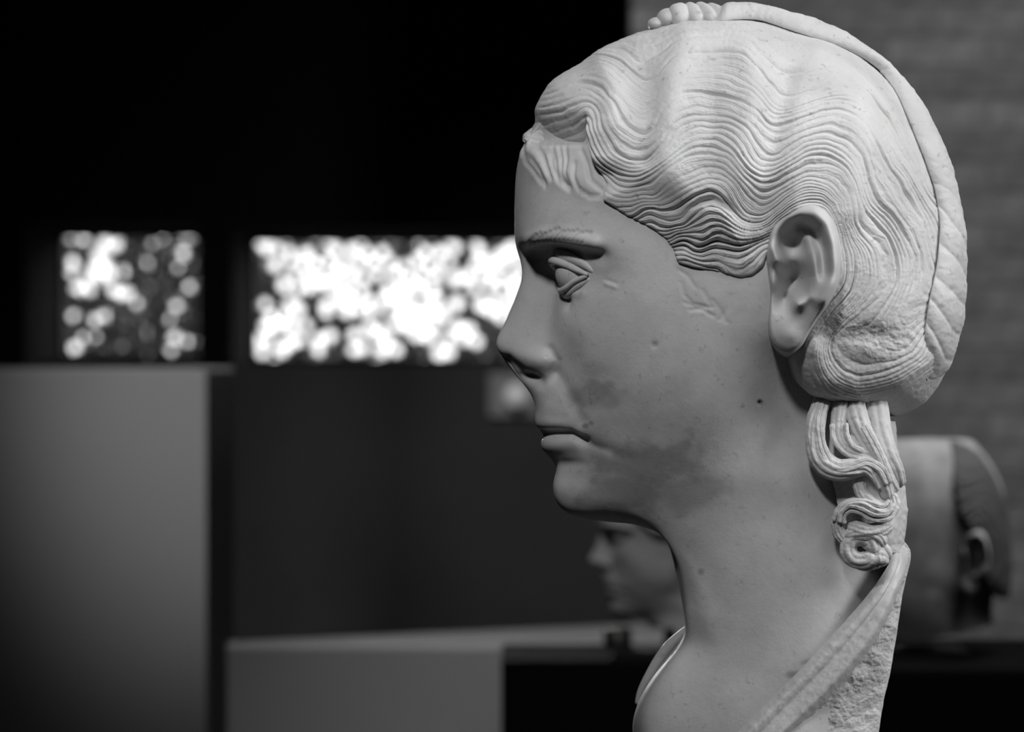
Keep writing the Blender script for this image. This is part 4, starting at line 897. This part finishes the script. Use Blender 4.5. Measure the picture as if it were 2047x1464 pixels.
# glowing globe on a plate, made up for an unidentified light patch
em, ent, eb = new_mat('glowing_globe'); eb.inputs['Base Color'].default_value = (.8, .8, .8, 1)
eb.inputs['Emission Color'].default_value = (1, 1, 1, 1); eb.inputs['Emission Strength'].default_value = 0.2
lp = px(1024, 790, YB - 0.03); glow = empty('light_patch', (lp[0], YB, lp[2])); tag(glow, 'made-up glowing globe for an unidentified light patch, below the wide window', 'glow')
o = mesh_np('back_plate', *box_np(-0.075, 0.085, -0.02, -0.001, -0.07, 0.07), M_blockM, glow, False); bevel(o, 0.004)
Vv, Fv = ellipsoid((0.012, -0.055, 0.0), (0.036, 0.036, 0.036), 16, 24)
mesh_np('globe', Vv[:, [0, 1, 2]], Fv, em, glow, True)

# ------------------------------------------------------------------ garden outside
struct('ground', *box_np(-12, 12, YB + TB, 40, -0.1, 0.0), M_ground, 'dark garden ground outside the windows', 'ground')
DT = 13.0
sw = DT / F
def leaf_quads(cx, cz, y, size, rs):
    a = rs.uniform(0, np.pi * 2, len(cx)); tl = rs.uniform(-0.7, 0.7, len(cx)); l = size * rs.uniform(.7, 1.3, len(cx)); wv = l * 0.5
    u = np.stack([np.cos(a), np.sin(tl) * 0.5, np.sin(a)], 1); v_ = np.stack([-np.sin(a), np.cos(tl) * 0.3, np.cos(a)], 1)
    c = np.stack([cx, y, cz], 1)
    V = np.stack([c - u * l[:, None], c + v_ * wv[:, None], c + u * l[:, None], c - v_ * wv[:, None]], 1)
    return V.reshape(-1, 3), np.arange(len(cx) * 4).reshape(-1, 4)
# tree seen through the small window: dense crown with gaps (x, y, radius in picture units at that distance)
gaps = []
def G(sx, sy, r): gaps.append((sx / 3.852, 400 + sy / 3.852, r * 0.62))
for sx, sy, r in [(600,230,15),(700,205,16),(800,170,13),(640,290,13),(550,290,9),(720,250,13),(560,480,14),(810,330,14),(900,350,12),(760,430,15),(800,500,17),(720,540,15),(840,560,14),
                  (780,590,14),(600,680,11),(690,690,10),(880,690,13),(940,720,12),(1000,720,9),(1055,790,8),(1053,200,7),(1250,285,10),(1445,270,15),(1405,410,10),(1370,520,7),
                  (1135,485,6),(960,545,9),(1460,675,8),(1360,815,10),(1310,920,7),(1350,1060,11),(1440,1090,9),(565,890,9.5),(735,925,9.5),(815,890,7),(575,1140,12),(640,1060,8),(740,1060,7),
                  (1170,340,5),(1320,1160,6),(560,560,10),(660,640,10)]: G(sx, sy, r)
def build_tree(name, label, x0p, x1p, y0p, y1p, n, keep, leaf, seed, trunk_px):
    rs = np.random.RandomState(seed)
    X = rs.uniform(x0p, x1p, n); Y = rs.uniform(y0p, y1p, n); k = keep(X, Y); X, Y = X[k], Y[k]
    Dp = DT + rs.uniform(-0.08, 0.08, len(X))
    r = empty(name, ((trunk_px - CX) * sw, DT + 0.25, 0)); tag(r, label, 'tree')
    Vv, Fv = leaf_quads((X - CX) * sw, CAMZ - (Y - CY) * sw, Dp, leaf * sw, rs)
    Vv = Vv - np.array(r.location)
    o = mesh_np('foliage', Vv, Fv, M_leaf, r, False); o['kind'] = 'stuff'
    zt2 = CAMZ - (y0p - 40 - CY) * sw
    a = np.linspace(0, 2 * np.pi, 16, endpoint=False); zs = np.linspace(0, zt2, 12)
    V = np.array([((0.07 - 0.045 * z / zt2) * math.cos(t_) + 0.03 * math.sin(z * 2), (0.07 - 0.045 * z / zt2) * math.sin(t_), z) for z in zs for t_ in a])
    mesh_np('trunk', V, grid_quads(12, 16, wrap=True), M_bark, r, True)
    return r
def keep_left(X, Y):
    k = np.ones(len(X), bool)
    for gx_, gy_, gr in gaps: k &= np.hypot(X - gx_, Y - gy_) > gr + 4.0
    return k
build_tree('garden_tree', 'dense dark leafy tree outside the small square window', -400, 430, 380, 800, 52000, keep_left, 5.5, 5, 432)
darks = [(530,170,26),(680,282,18),(320,440,44),(385,590,36),(330,520,30),(575,600,40),(785,750,50),(690,740,34),(800,850,38),(760,900,30),(1150,230,44),(1125,310,26),(1240,380,30),
         (1250,545,24),(1180,450,14),(1470,510,34),(1585,650,46),(1540,350,36),(1570,230,40),(1730,740,40),(1790,790,60),(1720,850,60),(1190,810,36),(1265,880,34),(440,890,18),(1210,150,34),(1390,120,30),(1570,130,36),
         (230,500,40),(225,620,20),(200,780,30),(1620,920,24),(1340,950,34),(950,960,36),(1180,930,46),(830,960,30),(420,960,20),(980,495,9),(240,420,40),(1240,960,40),(1330,150,16),(620,110,22),(530,110,20),(1420,480,16),(720,130,14)]
darks += [(x_ + 14 * math.sin(x_), 118 + 10 * math.cos(x_ * 1.7), 30 + 9 * math.sin(x_ * 0.9)) for x_ in range(190, 1960, 120)]
darks += [(x_ + 18 * math.cos(x_), 968 + 12 * math.sin(x_ * 1.3), 32 + 10 * math.cos(x_ * 0.7)) for x_ in range(190, 1960, 96)]
darks = [(440 + a_ / 3.198, 420 + b2 / 3.198, r_ / 3.198) for a_, b2, r_ in darks]
rg_ = np.random.RandomState(12); gaps_r = []
for r_ in range(12):                                   # sky gaps in the loose crown, none where the leaf clusters hang
    for c_ in range(26):
        gx_ = 500 + c_ * 29 + (r_ % 2) * 14.5 + rg_.uniform(-8, 8); gy_ = 452 + r_ * 25 + rg_.uniform(-8, 8)
        if gx_ < 505 or gx_ > 1085 or gy_ > 728: continue
        if any(np.hypot(gx_ - a_, gy_ - b2) < q_ + 6 for a_, b2, q_ in darks): continue
        gaps_r.append((gx_, gy_, rg_.uniform(6.5, 10.5)))
def keep_right(X, Y):
    k = np.ones(len(X), bool)
    for gx_, gy_, gr in gaps_r: k &= np.hypot(X - gx_, Y - gy_) > gr + 3.5
    return k
build_tree('garden_tree', 'airy tree with loose leaf clusters outside the wide window', 440, 1500, 380, 800, 90000, keep_right, 4.6, 7, 1130)
